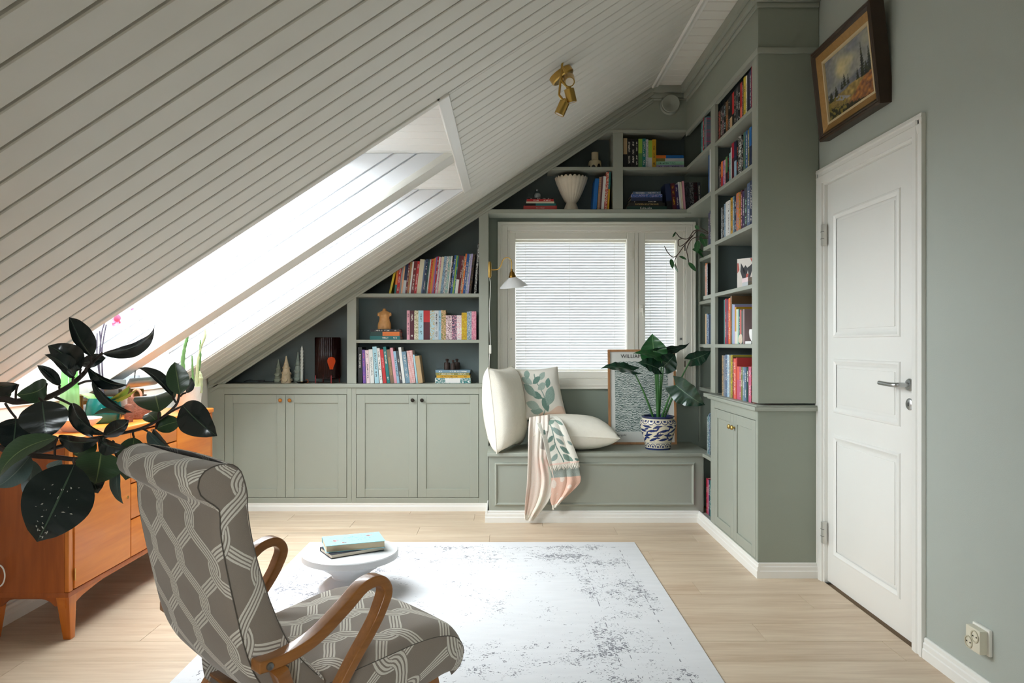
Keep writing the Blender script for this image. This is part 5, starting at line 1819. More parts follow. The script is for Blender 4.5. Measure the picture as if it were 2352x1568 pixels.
# blanket: three hanging folds with fringes
bl = thing('throw_blanket', 'pink and green woven throw with fringes hanging over the bench edge', 'blanket', at(1265, 1060, 5.0))


def sheet_rows(rows, n=14, amp=.008, freq=5.0, seed=0.0):
    """rows of (left xy, right xy, depth) -> function over (u across, v down)"""
    L = [at(r[0], r[1], r[4]) for r in rows]; Rr = [at(r[2], r[3], r[5] if len(r) > 5 else r[4]) for r in rows]
    Ls, Rs = spline(L, 20), spline(Rr, 20)
    m = len(Ls) - 1

    def fn(u, v):
        i = min(m, int(round(v * m)))
        p = Ls[i].lerp(Rs[i], u)
        q = math.sin(u * freq + seed + v * 1.5) * amp + math.sin(u * freq * 2.3 + seed * 2) * amp * .45
        return p + Vector((0, -abs(q) - q * .3, 0))
    return fn, m


def fold(name, rows, painter, fringe_n=46, fl=.035, **k):
    fn, m = sheet_rows(rows, **k)
    g = G(); g.grid(110, m, fn)
    o = g.obj(name, vcol('woven_throw', .95, .5), bl, smooth=True, ang=180)
    paint(o, painter)
    sm = o.modifiers.new('thickness', 'SOLIDIFY'); sm.thickness = .005; sm.offset = 0
    g = G()
    r = random.Random(len(name) + m)
    for i in range(fringe_n):
        u = (i + r.uniform(.1, .9)) / fringe_n
        p = fn(u, 1.0); d = (fn(u, 1.0) - fn(u, 1 - 7.0 / m)).normalized()
        e = p + d * fl * r.uniform(.7, 1.1) + Vector((r.uniform(-.006, .006), r.uniform(-.006, .002), -.004))
        g.tube([p - d * .004, p.lerp(e, .5) + Vector((r.uniform(-.002, .002), 0, 0)), e], [.0028, .0024, .0012], 4)
    g.obj('fringe', mat('cream_fringe', (234, 228, 216), .95), o, kind='stuff')
    return o


def pinky(u, v):
    n_ = mnoise.noise((u * 1.3, v * 3, 1)) + .25 * mnoise.noise((u * 30, v * 60, 2))
    f_ = max(0, min(1, .42 + n_ * .8))
    c = [232 * (1 - f_) + 228 * f_, 226 * (1 - f_) + 196 * f_, 214 * (1 - f_) + 182 * f_]
    if v < .3 and u > .62 and v > .18: c = [q * .72 for q in c]
    w = mnoise.noise((u * 8, v * 4, 9))
    if .38 < v and w > .32 and u > .4: c = [214, 214, 198]
    return c


LV2 = [(.14, .44, .09, .035, 2.4), (.3, .5, .09, .035, .9), (.13, .60, .09, .035, 2.3), (.33, .66, .10, .04, .8), (.12, .78, .1, .04, 2.2), (.34, .82, .12, .06, .9), (.12, .3, .1, .035, 2.5), (.32, .34, .12, .045, .6), (.25, .18, .12, .05, 2.9), (.48, .88, .07, .03, 1.0), (.46, .55, .06, .025, 1.0), (.42, .2, .08, .035, .7)]


def greeny(u, v):
    if v > .93: return (230, 198, 184)
    for i, (cx, cy, l, w, a) in enumerate(LV2):
        if leafshape(u * .5, v, cx, cy, l, w, a):
            n_ = mnoise.noise((u * 40, v * 60, 5)) * 14
            c = ((104, 128, 118), (136, 154, 146), (118, 142, 130))[i % 3]
            return [q + n_ for q in c]
    if abs(u - .45 - .05 * math.sin(v * 9)) < .02: return (110, 132, 122)
    return (222, 218, 206)


def corally(u, v):
    if .16 < v < .40: return [q + 14 * mnoise.noise((u * 60, v * 60, 1)) for q in (156, 164, 156)]
    if v <= .16: return (228, 190, 174)
    n_ = mnoise.noise((u * 4, v * 5, 6))
    return (226, 186, 166) if n_ < .25 else (232, 216, 204)


fold('cloth_fold', [(1216, 958, 1262, 952, 5.04), (1214, 985, 1262, 985, 4.975), (1213, 1030, 1258, 1046, 4.965), (1212, 1070, 1262, 1060, 4.968), (1210, 1110, 1272, 1100, 4.968), (1206, 1150, 1262, 1145, 4.968), (1205, 1180, 1232, 1186, 4.966)], pinky, 40, .034, amp=.014, freq=9, seed=.6)
fold('cloth_fold', [(1262, 1050, 1322, 1045, 4.968), (1264, 1080, 1330, 1078, 4.965), (1268, 1110, 1334, 1100, 4.963), (1264, 1145, 1326, 1116, 4.963), (1268, 1160, 1288, 1152, 4.963)], corally, 40, .03, amp=.01, freq=7, seed=2)
fold('cloth_fold', [(1228, 962, 1278, 955, 5.08), (1234, 975, 1292, 968, 4.985), (1246, 1005, 1306, 998, 4.955), (1252, 1030, 1316, 1022, 4.957), (1258, 1055, 1326, 1048, 4.952), (1262, 1069, 1330, 1060, 4.95)], greeny, 46, .035, amp=.009, freq=6, seed=1)

# ------------------------------------------------------------------ wall lamp by the window
WLX, WLZ = px(1125, FACE), pz(619, FACE)
wlp = thing('wall_lamp', 'brass swan-neck wall lamp with white glass shade beside the window', 'lamp', (WLX, FACE + .005, WLZ))
yl = FACE + .008
G().lathe([(0, -.062), (.01, -.058), (.0135, -.045), (.0135, .045), (.01, .058), (0, .062)], (P3 + .008, yl, WLZ), 20).obj('wall_plate', BRASS, wlp, smooth=True)
yy_ = yl - .01
arm = [(P3 + .015, yl, WLZ), (px(1143, FACE), yy_ - .02, WLZ - .001), (px(1150, FACE), yy_ - .03, pz(612, FACE)), (px(1156, FACE), yy_ - .05, pz(598, FACE)), (px(1166, FACE), yy_ - .07, pz(594, FACE)), (px(1174, FACE), yy_ - .08, pz(601, FACE)), (px(1175, FACE), yy_ - .08, pz(612, FACE)), (px(1174.5, FACE), yy_ - .08, pz(622, FACE))]
G().tube(spline(arm, 6), .0042, 10).obj('swan_neck', BRASS, wlp, smooth=True)
lc = Vector((px(1176.5, FACE), yy_ - .08, pz(636, FACE)))
TL = Matrix.Rotation(R(-7), 3, 'Y') @ Matrix.Rotation(R(9), 3, 'X')
G().lathe([(0, .052), (.008, .05), (.009, .034), (.016, .026), (.022, .005), (.026, -.002), (.026, -.01), (0, -.01)], lc, 24, TL).obj('socket_cup', mat('dark_brass', (150, 112, 52), .3, 1.0), wlp, smooth=True)
G().lathe([(.024, -.008), (.05, -.028), (.082, -.056), (.103, -.078), (.101, -.08), (.08, -.06), (.048, -.032), (.022, -.012)], lc, 40, TL, cap=False).obj('lamp_shade', mat('opal_glass', (236, 236, 236), .3), wlp, smooth=True)
G().lathe([(0, -.01), (.012, -.012), (.026, -.04), (.028, -.055), (.02, -.072), (0, -.08)], lc, 20, TL).obj('bulb', mat('milky_bulb', (232, 230, 226), .2), wlp, smooth=True)
cord = [(P3 + .008, yl - .004, WLZ - .06), (px(1126.5, FACE), yl - .004, pz(660, FACE)), (px(1124, FACE), yl - .003, pz(720, FACE)), (px(1126, FACE), yl - .004, pz(790, FACE)), (px(1123.5, FACE), yl - .003, pz(830, FACE)), (px(1124, FACE), yl, pz(900, FACE)), (px(1120, FACE), yl - .0, pz(985, FACE)), (px(1121, FACE), FACE - .004, pz(1008, FACE))]
wc = G().tube(spline(cord, 6), .0025, 6).obj('power_cord', PLAST, wlp, smooth=True)
B('inline_switch', PLAST, px(1123, FACE), px(1128.5, FACE), yl - .012, yl, pz(812, FACE), pz(792, FACE), wlp, bevel=.003)

# ------------------------------------------------------------------ worktop ornaments
YO = FACE + .10


def cone_tree(x_px, y_top, y_bot, r, col, label, d, leaves, lean=0.0, side=True):
    c = at(x_px, y_bot, d); c.z = ZC + .0005
    h = (y_bot - y_top) * d / F
    t = thing('ceramic_tree', label, 'figurine', c, 'ceramic fir trees on the worktop')
    mm = mat('glazed_' + col[0], col[1], .3, vary=.06, vscale=40)
    G().lathe([(0, 0), (r, 0), (r, .006), (r * .82, h * .3), (r * .55, h * .6), (r * .2, h * .9), (.004, h), (0, h)], c, 28).obj('cone', mm, t, smooth=True)
    for k_, (fz, ang, s_) in enumerate(leaves):
        a = R(ang)
        rr = r * interp([(0, 1), (.3, .82), (.6, .55), (.9, .2), (1, .02)], fz)
        dirv = Vector((math.cos(a), math.sin(a), 0)); tang = Vector((-math.sin(a), math.cos(a), 0))
        p = c + Vector((0, 0, h * fz)) + dirv * (rr - .004)
        s2 = .018 * s_
        g = G()
        g.grid(6, 5, lambda u, v: p + tang * ((u - .5) * 2 * s2 * math.sqrt(max(0, 1 - (v * .98) ** 2))) + dirv * (.003 + .012 * v ** 1.5 * s_) + Vector((0, 0, -.022 * v * s_ + .008 * max(0, v - .7) * s_)))
        o = g.obj('bough', mm, t, smooth=True, ang=180)
        sm = o.modifiers.new('thickness', 'SOLIDIFY'); sm.thickness = .003
    return t


BO = [(.74, -90, .6), (.62, -80, .8), (.6, -178, .7), (.6, -2, .7), (.4, -92, 1.15), (.42, -176, .9), (.4, -4, .9), (.16, -90, 1.25), (.17, -175, 1.0), (.17, -5, 1.0)]
cone_tree(639.5, 822, 876, .030, ('grey_green', (146, 154, 136)), 'small grey-green ceramic fir tree beside the taller beige one', 5.47, BO)
cone_tree(657.5, 814, 876, .038, ('beige', (206, 188, 156)), 'beige ceramic fir tree with scalloped boughs on the worktop', 5.43, BO)
cone_tree(684.5, 806, 876, .032, ('sage', (150, 164, 152)), 'sage ceramic fir tree standing behind the twisted candle', 5.49, BO)
cc = at(693.5, 876, 5.42); cc.z = ZC + .0005
cs_ = thing('candle_holder', 'dark saucer candle holder with brass cup on the worktop', 'candle holder', cc)
G().lathe([(0, 0), (.03, 0), (.04, .006), (.041, .009), (.036, .007), (.012, .004), (0, .004)], cc, 32).obj('saucer', mat('blackened_brass', (44, 38, 28), .35, .6), cs_, smooth=True)
G().lathe([(0, .004), (.009, .004), (.0095, .03), (.0085, .031), (.0085, .012), (0, .012)], cc, 20).obj('cup', BRASS, cs_, smooth=True)
G().tube([cc + Vector((.035 + .012 * math.cos(q), 0, .014 + .012 * math.sin(q))) for q in [i * .45 - 2.2 for i in range(11)]], .003, 6).obj('ring_handle', mat('copper_ring', (170, 96, 60), .3, .9), cs_, smooth=True)
hc = (863 - 781) * 5.42 / F
g = G()
NC = 60


def candle(u, v):
    a = u * 2 * math.pi
    z = v * hc
    tw = 1 if v < .3 else 0
    r = .0098 * (1 + (.0 if v < .3 else .16 * math.cos(2 * (a - v * 34)))) * (1 if v < .85 else max(.05, (1 - v) / .15) ** .6)
    return (cc.x + r * math.cos(a), cc.y + r * math.sin(a), cc.z + .0125 + z)


g.grid(20, NC, candle)
g.obj('candle', mat('pale_wax', (206, 212, 206), .45), None, smooth=True, ang=180, label='tall pale twisted candle in the brass cup of the holder', cat='candle')
# amber ribbed lamp
lx0, lx1 = px(722.5, 5.43), px(779.5, 5.43)
lcx, lr = (lx0 + lx1) / 2, (lx1 - lx0) / 2
lz0, lz1 = pz(869, 5.43), pz(774.5, 5.43)
al = thing('table_lamp', 'amber ribbed glass lamp on short red legs on the worktop', 'lamp', (lcx, 5.43 + .02, ZC))
AMB = NT('amber_glass')
_tr = AMB.n('ShaderNodeBsdfTransparent'); _tr.inputs[0].default_value = (.46, .12, .075, 1)
_gl = AMB.n('ShaderNodeBsdfPrincipled'); _gl.inputs['Base Color'].default_value = (.02, .006, .006, 1); _gl.inputs['Roughness'].default_value = .08
_m = AMB.n('ShaderNodeMixShader'); _m.inputs[0].default_value = .55
AMB.l(_tr.outputs[0], _m.inputs[1]); AMB.l(_gl.outputs[0], _m.inputs[2]); AMB.l(_m.outputs[0], AMB.out.inputs[0])
ly = 5.45
rib = lambda a, h: 1 + .018 * math.cos(a * 44)
sh_ = G().lathe([(lr * .93, lz1 - .004), (lr * .97, lz1), (lr, lz1 - .008), (lr, lz0 + .012), (lr * .96, lz0), (0, lz0)], (lcx, ly, 0), 176, rad=rib, cap=False)
sh_.obj('glass_shade', AMB.m, al, smooth=True, ang=60)
EMB = NT('warm_bulb_glow')
EMB.set(lin((250, 170, 70)), .4)
EMB.b.inputs['Emission Color'].default_value = (1.0, .42, .09, 1); EMB.b.inputs['Emission Strength'].default_value = 1.3
bx_ = px(761, 5.45)
G().lathe([(0, 0), (.013, .0), (.014, .012), (.028, .05), (.03, .066), (.022, .086), (0, .094)], (bx_, ly - .0, pz(848, 5.45)), 24).obj('bulb', EMB.m, al, smooth=True)
G().lathe([(0, 0), (.03, 0), (.03, .006), (.014, .01), (.014, pz(848, 5.45) - lz0 - .002), (0, pz(848, 5.45) - lz0 - .002)], (bx_, ly, lz0 + .002), 20).obj('socket', BLACK, al, smooth=True)
for ang in (215, 300, 35, 125):
    a = R(ang)
    p = Vector((lcx + lr * 1.0 * math.cos(a), ly + lr * 1.0 * math.sin(a), ZC + .0005))
    G().tube([p, p + Vector((0, 0, .058))], .0042, 8).obj('leg', mat('red_lacquer_leg', (142, 50, 52), .35), al, smooth=True)
cpts = [(lcx - lr * .4, ly + .02, ZC + .006), (px(705, 5.5), 5.5, ZC + .006), (px(660, 5.52), 5.53, ZC + .005), (px(630, 5.5), 5.52, ZC + .006), (px(600, 5.5), 5.5, ZC + .01), (px(575, 5.5), 5.49, ZC + .02), (px(560, 5.5), 5.5, ZC + .006)]
cw = G().tube(spline(cpts, 8), .003, 6).obj('power_cord', BLACK, al, smooth=True)
B('inline_switch', BLACK, px(594, 5.5), px(608, 5.5), 5.49, 5.51, ZC + .003, ZC + .02, al, bevel=.004)
# torso figurine
tc = at(883, 760, SPD + .06); tc.z = ZTORSO + .0005
kk = (SPD + .06) / F
TP = [(0, 15.5, 9), (6, 15.5, 9.5), (12, 15, 9), (20, 12, 7.5), (26, 11, 7), (33, 13, 8), (37, 14, 8), (40, 10, 6.5), (42, 5, 5), (45, 4, 4), (47, 3, 3)]


def torso(u, v):
    a = u * 2 * math.pi
    z = v * 47
    w = interp([(p[0], p[1]) for p in TP], z); dd = interp([(p[0], p[2]) for p in TP], z)
    x, y = math.cos(a) * w, math.sin(a) * dd
    for bx2 in (-6, 6):
        q = math.exp(-(((x - bx2) / 4) ** 2 + ((z - 31) / 4.5) ** 2))
        if y < 0: y -= q * 3.5
    if z < 12 and y < 0: y += 2.0 * math.exp(-(x / 2.2) ** 2) * (1 - z / 12)
    if y < 0: y += .8 * math.exp(-((z - (13 + abs(x) * .8)) / 1.2) ** 2)
    return Vector((tc.x + x * kk, tc.y + y * kk, tc.z + z * kk))


g = G(); g.grid(40, 40, torso)
to = g.obj('torso_figurine', mat('carved_beech', (206, 152, 92), .45, vary=.14, vscale=50), None, smooth=True, ang=180, label='small carved wooden torso figurine on a stack of books', cat='figurine')
for s_ in (-1, 1):
    G().lathe([(0, -.014), (.010, -.012), (.013, 0), (.010, .012), (0, .014)], (tc.x + s_ * 12.5 * kk, tc.y, tc.z + 34 * kk), 16).obj('arm_stub', MATS['carved_beech'], to, smooth=True)
# iron weights
IRON = mat('rusty_iron', (58, 44, 38), .55, .4, vary=.35, vscale=60)
for xp, yt, dd, sc_, lab in ((1027, 825, 5.46, 1.0, 'tall dark iron weight in front of the other tall one on the books'), (1040.5, 829, 5.43, .84, 'small rusty iron weight between the two taller ones'), (1049.5, 825, 5.49, 1.0, 'tall dark iron weight farthest from the check-patterned book')):
    c = at(xp, 850, dd); c.z = ZWEIGHT + .0005
    w_ = thing('iron_weight', lab, 'weight', c, 'old iron weights on the books')
    k2 = .0235 * sc_
    hh_ = .05 * sc_
    G().lathe([(0, 0), (k2, 0), (k2 * 1.0, .004), (k2 * .94, hh_), (k2 * .84, hh_ + .004), (0, hh_ + .004)], c, 24).obj('body', IRON, w_, smooth=True)
    G().lathe([(0, hh_ + .003), (k2 * .38, hh_ + .003), (k2 * .34, hh_ + .014), (k2 * .5, hh_ + .02), (k2 * .52, hh_ + .026), (k2 * .35, hh_ + .031), (0, hh_ + .031)], c, 20).obj('knob', IRON, w_, smooth=True)

# ------------------------------------------------------------------ overhead shelf ornaments
vc_ = at(1312, 477, FACE + .12); vc_.z = ZO1 + .0008
k3 = (FACE + .12) / F
FLU = mat('bisque_ceramic', (214, 204, 184), .8, vary=.06, vscale=40)
flu = lambda a, h: 1 + (.035 if h > 24 * k3 else .02) * abs(math.cos(a * 11)) * 1.0
prof = [(0, 0), (17.5 * k3, 0), (17 * k3, 4 * k3), (14.5 * k3, 12 * k3), (11.5 * k3, 19 * k3), (11.5 * k3, 21 * k3), (15 * k3, 25 * k3), (21 * k3, 36 * k3), (28 * k3, 52 * k3), (34 * k3, 66 * k3), (36.5 * k3, 73 * k3), (35.5 * k3, 75 * k3), (34 * k3, 73 * k3), (26 * k3, 52 * k3), (12 * k3, 26 * k3), (0, 24 * k3)]
g = G().lathe(prof, vc_, 132, rad=flu)
# scalloped rim: lift the lip between the flutes
for i, p in enumerate(g.v):
    hh_ = p.z - vc_.z
    if hh_ > 60 * k3:
        a = math.atan2(p.y - vc_.y, p.x - vc_.x)
        p.z += abs(math.cos(a * 11)) * 4.5 * k3 * (hh_ - 60 * k3) / (15 * k3)
g.obj('fluted_vase', FLU, None, smooth=True, ang=70, label='large fluted beige vase with scalloped rim on the overhead shelf', cat='vase')
cv_ = at(1366.5, 376, FACE + .12); cv_.z = ZO2 + .0008
cvz = thing('ceramic_vase', 'small cream vase with dark glaze drips on the upper overhead shelf', 'vase', cv_)
G().lathe([(0, 0), (14.5 * k3, 0), (15 * k3, 6 * k3), (15 * k3, 17 * k3), (13.5 * k3, 21.5 * k3), (8.5 * k3, 23.5 * k3), (8 * k3, 25 * k3), (8 * k3, 41 * k3), (6.5 * k3, 41 * k3), (6.5 * k3, 26 * k3), (0, 26 * k3)], cv_, 40).obj('body', mat('cream_stoneware', (214, 200, 164), .5, vary=.05), cvz, smooth=True)
for a in range(0, 360, 52):
    q = R(a - 110)
    g = G()
    hgt = (10 + (a % 3) * 3) * k3
    g.grid(6, 6, lambda u, v: (cv_.x + 15.15 * k3 * math.cos(q + (u - .5) * .75 * math.sqrt(max(.02, 1 - v * v))), cv_.y + 15.15 * k3 * math.sin(q + (u - .5) * .75 * math.sqrt(max(.02, 1 - v * v))), cv_.z + .001 + v * hgt))
    g.obj('glaze_drip', mat('dark_glaze', (30, 28, 30), .3), cvz, smooth=True, ang=180)
jb = at(1234, 450, SPD + .07); jb.z = ZJAR + .0005
jr = thing('glass_jar', 'little clear glass jar with a pale filling on the red books', 'jar', jb)
CLEAR = glassy('clear_glass', (.9, .93, .94), .8)
G().lathe([(0, 0), (.026, 0), (.03, .008), (.03, .03), (.022, .05), (.012, .062), (.014, .07)], jb, 28, cap=False).obj('glass', CLEAR, jr, smooth=True)
G().lathe([(0, .001), (.02, .001), (.023, .01), (.023, .028), (.017, .042), (0, .046)], jb, 24).obj('filling', mat('chalky_white', (196, 200, 204), .8), jr, smooth=True)

# ------------------------------------------------------------------ side bookcase ornaments
cd = thing('bird_card', 'white and red card with a dark bird print on the side shelf', 'card', (XB + .07, 4.235, SZ[1] + .001), rot=(0, 0, R(-50)))
B('card', mat('card_white', (228, 220, 212), .6), -.055, .055, 0, .006, 0, .175, cd)
g = G()
for pts in ([(-.03, .15), (-.034, .1), (-.02, .06), (0, .05), (.005, .09), (-.012, .12)], [(.012, .12), (.02, .08), (.01, .05), (.028, .06), (.042, .1), (.046, .145), (.03, .13)], [(-.01, .055), (-.02, .02), (0, .008), (.018, .02), (.01, .055)], [(-.018, .11), (0, .135), (.016, .112), (.01, .085), (-.01, .085)]):
    g.add([(x, -.0006, z) for x, z in pts], [tuple(range(len(pts)))])
g.obj('bird_print', mat('bird_black', (34, 32, 38), .6), cd, kind='stuff')
g = G()
for pts in ([(-.02, .085), (.02, .085), (.024, .06), (-.022, .062)], [(.03, .172), (.054, .172), (.054, .14), (.04, .15)], [(-.053, .09), (-.04, .11), (-.046, .15), (-.054, .15)]):
    g.add([(x, -.0004, z) for x, z in pts], [tuple(range(len(pts)))])
g.obj('red_print', mat('bird_red', (190, 84, 72), .6), cd, kind='stuff')
for i, (c_, nm) in enumerate((('pale grey', 'pale grey'), ('pale pink', 'pale pink'))):
    book((XB + .018, 4.085, SZ[1] + .0012 + i * .024), .0235, .10, .11, c_, f'{nm} little book lying beside the bird card', 'books lying by the bird card', YAW, lying=True, style='plain')
fg = Vector((XB + .045, 4.165, SZ[0] + .0008))
fr_ = thing('fruit_figurine', 'pale speckled ceramic fruit with a short stalk on the side shelf', 'figurine', fg)
G().lathe([(0, 0), (.026, .0), (.036, .012), (.038, .03), (.032, .05), (.018, .064), (.006, .068), (0, .067)], fg, 28).obj('body', mat('speckled_bisque', (222, 204, 182), .6, vary=.22, vscale=70), fr_, smooth=True)
G().tube([fg + Vector((0, 0, .066)), fg + Vector((.004, -.004, .08))], .004, 6).obj('stalk', mat('figurine_stalk', (170, 140, 110), .6), fr_, smooth=True)
B('white_box', mat('matte_white', (232, 232, 230), .5), XB + .018, XB + .09, 3.985, 4.085, SZ[0] + .0006, SZ[0] + .016, label='flat white box at the end of the fruit figurine shelf', cat='box', bevel=.002)
G().lathe([(0, 0), (.03, 0), (.04, .02), (.043, .05), (.041, .065), (.037, .065), (.038, .045), (0, .01)], (XB + .064, 4.02, SZ[0] + .0168), 28).obj('white_cup', MATS['matte_white'], None, smooth=True, label='round white cup standing on the flat white box', cat='cup')
# trailing plant in the high corner
hp_ = thing('trailing_plant', 'trailing plant hanging from the corner shelf in front of the window', 'plant', (XB + .1, 4.98, SZ[2]))
HD = 4.95
pc_ = Vector((XB + .095, 4.848, SZ[2] + .001))
G().lathe([(0, 0), (.03, 0), (.038, .06), (.04, .065), (.036, .065), (.03, .05), (0, .05)], pc_, 24).obj('pot', mat('charcoal_pot', (44, 46, 46), .6), hp_, smooth=True)
STM = mat('brown_vine', (70, 50, 38), .6)
stems = [[(1618, 531), (1606, 530), (1590, 543), (1570, 566), (1556, 585), (1545, 590), (1534, 580), (1526, 565)], [(1616, 528), (1600, 528), (1580, 548), (1562, 545), (1552, 534), (1546, 540)], [(1618, 532), (1596, 545), (1578, 570), (1580, 590), (1582, 602)], [(1590, 540), (1572, 560), (1560, 565), (1558, 552), (1565, 548)],
         [(1612, 532), (1603, 550), (1600, 575)], [(1556, 585), (1550, 600), (1556, 620)], [(1616, 530), (1604, 520), (1598, 518)]]
for s_ in stems:
    pts = [at(x, y, HD - .0 + .02 * math.sin(x)) for x, y in s_]
    if s_[0][0] > 1610: pts = [pc_ + Vector((-.01, 0, .055))] + pts[1:]
    G().tube(spline(pts, 5), .0028, 6).obj('vine', STM, hp_, smooth=True)
for a, b, w in (((1541, 594), (1545, 617), 10), ((1581, 602), (1599, 623), 10), ((1560, 588), (1577, 596), 6), ((1590, 572), (1615, 578), 12), ((1600, 575), (1616, 592), 6), ((1603, 552), (1600, 580), 14), ((1610, 535), (1622, 568), 16), ((1552, 532), (1544, 545), 5), ((1596, 518), (1606, 526), 8), ((1549, 606), (1557, 625), 5)):
    leaf(hp_, at(*a, HD), at(*b, HD - .02), w * HD / F, LF_ALO, R(RND.uniform(-40, 40)), .1, .05, 0, .1, nu=4, nv=8)

# ------------------------------------------------------------------ things on the sideboard
ST = SZ1 + .0006


def on_top(x_px, y_px, dref=None, xw=None):
    """spot on the sideboard top that shows at (x, y)"""
    d = F * (HC - ST) / (y_px - CYP)
    return Vector(((x_px - CXP) * d / F, d, ST))


# white pot with cactus
wp = Vector((-1.862, 4.28, ST))
kp_ = wp.y / F
cp_ = thing('potted_cactus', 'spiky green cactus in a white pot at the end of the sideboard', 'plant', wp)
G().lathe([(0, 0), (23.5 * kp_, 0), (24 * kp_, 2 * kp_), (29 * kp_, 52 * kp_), (29.5 * kp_, 54 * kp_), (27 * kp_, 54 * kp_), (25 * kp_, 46 * kp_), (0, 45 * kp_)], wp, 48).obj('pot', mat('white_textured_pot', (232, 226, 216), .6, bump=.5, bscale=90), cp_, smooth=True)
CAC = mat('cactus_green', (92, 130, 72), .6, vary=.25, vscale=50)
CACP = mat('cactus_pale', (168, 172, 130), .7, vary=.2, vscale=60)
for pts, r, m_ in ((([(428, 880), (420, 840), (424, 800), (430, 775), (430, 752)]), [8, 8, 6, 6, 2], CAC), (([(452, 884), (455, 840), (461, 800), (471, 772), (470, 753)]), [9, 7, 4, 5, 2], CACP), (([(449, 884), (459, 830), (460, 800), (460, 780)]), [5, 5, 4, 2], CAC), (([(444, 884), (442, 840), (441, 816)]), [4, 4, 2], CAC), (([(460, 884), (461, 868), (458, 852)]), [8, 8, 3], CACP)):
    P = [at(x, y, wp.y) for x, y in pts]
    P[0].z = ST + .1
    sp2 = spline(P, 7)
    rr = [interp([(i / (len(r) - 1), r[i] * kp_ * .62) for i in range(len(r))], j / (len(sp2) - 1)) * (1 + .14 * math.sin(j * 2.1)) for j in range(len(sp2))]
    st2 = G().tube(sp2, rr, 7).obj('stem', m_, cp_, smooth=True, ang=25)
# clay bell with rope-like handle and its small companion
cl = Vector((-1.915, 3.80, ST))
kc = cl.y / F
CLAY = mat('rough_fired_clay', (118, 70, 50), .85, vary=.4, vscale=60, bump=1.0, bscale=120)
cj = thing('clay_jar', 'rough brown clay jar with a looped handle on the sideboard', 'jar', cl)
G().lathe([(0, 0), (24 * kc, 0), (25.5 * kc, 4 * kc), (23 * kc, 24 * kc), (22.5 * kc, 44 * kc), (20.5 * kc, 49 * kc), (0, 49.5 * kc)], cl, 40, rad=lambda a, h: 1 + .02 * math.sin(a * 5 + h * 90)).obj('body', CLAY, cj, smooth=True)
G().tube([cl + Vector((-4 * kc + 10.5 * kc * math.cos(q), 0, 49 * kc + 17 * kc * max(-.02, math.sin(q)))) for q in [math.pi * i / 14 for i in range(15)]], 3.2 * kc, 8).obj('handle', mat('pale_clay_handle', (176, 124, 96), .85, vary=.2), cj, smooth=True)
G().lathe([(0, 49 * kc), (4 * kc, 49 * kc), (4 * kc, 54 * kc), (5 * kc, 55 * kc), (0, 55.5 * kc)], cl + Vector((14 * kc, .0, 0)), 14).obj('stopper', mat('dark_stopper', (70, 62, 54), .5), cj, smooth=True)
c2_ = Vector((-1.872, 3.62, ST))
G().lathe([(0, 0), (8 * kc, 0), (9 * kc, 10 * kc), (9 * kc, 34 * kc), (6 * kc, 39 * kc), (0, 40 * kc)], c2_, 24).obj('clay_cylinder', CLAY, None, smooth=True, label='small brown clay cylinder in front of the clay jar', cat='jar')
# teal orchid pot
op = Vector((-1.985, 3.60, ST))
ko = op.y / F
orc = thing('potted_orchid', 'pink orchid in a glossy teal pot on the sideboard', 'plant', op)
TEALG = mat('teal_glaze', (10, 92, 90), .08, vary=.25, vscale=12)
G().lathe([(0, 0), (30 * ko, 0), (36 * ko, 8 * ko), (38 * ko, 26 * ko), (35 * ko, 46 * ko), (31 * ko, 57 * ko), (29 * ko, 56 * ko), (30 * ko, 48 * ko), (0, 46 * ko)], op, 44).obj('pot', TEALG, orc, smooth=True)
for xs_ in ([(226, 912), (228, 840), (233, 770), (238, 748), (247, 720), (262, 715)], [(232, 912), (234, 840), (236, 790), (244, 745)], [(222, 912), (224, 830), (223, 765)], [(238, 912), (236, 860), (232, 800), (229, 760)]):
    P = [at(x, y, op.y - .02) for x, y in xs_]
    P[0] = op + Vector((0, 0, 47 * ko))
    G().tube(spline(P, 6), .0035, 6).obj('flower_stem', mat('orchid_stem', (70, 62, 76), .5), orc, smooth=True)
FP = mat('orchid_petal', (214, 92, 122), .5, vary=.25, vscale=90)
fc = at(268, 739, op.y - .03)
for a, l, w in ((80, 20, 16), (160, 15, 14), (20, 15, 14), (230, 14, 12), (310, 13, 11)):
    q = R(a)
    leaf(orc, fc, fc + Vector((math.cos(q) * l * ko * .7, -.01, math.sin(q) * l * ko)), w * ko, FP, R(20), .3, .1, name='petal', nu=4, nv=6)
leaf(orc, at(300, 712, op.y), at(309, 708, op.y), 5 * ko, FP, 0, .3, .1, name='bud', nu=4, nv=6)
for a, b, w in (((240, 925), (298, 885), 26), ((236, 925), (280, 898), 20), ((225, 925), (186, 905), 22), ((232, 925), (262, 952), 20), ((238, 924), (315, 893), 12)):
    leaf(orc, at(*a, op.y), at(*b, op.y - .03), w * ko, mat('orchid_leaf', (104, 140, 62), .35), R(50), .3, .1, name='leaf', nu=4, nv=8)
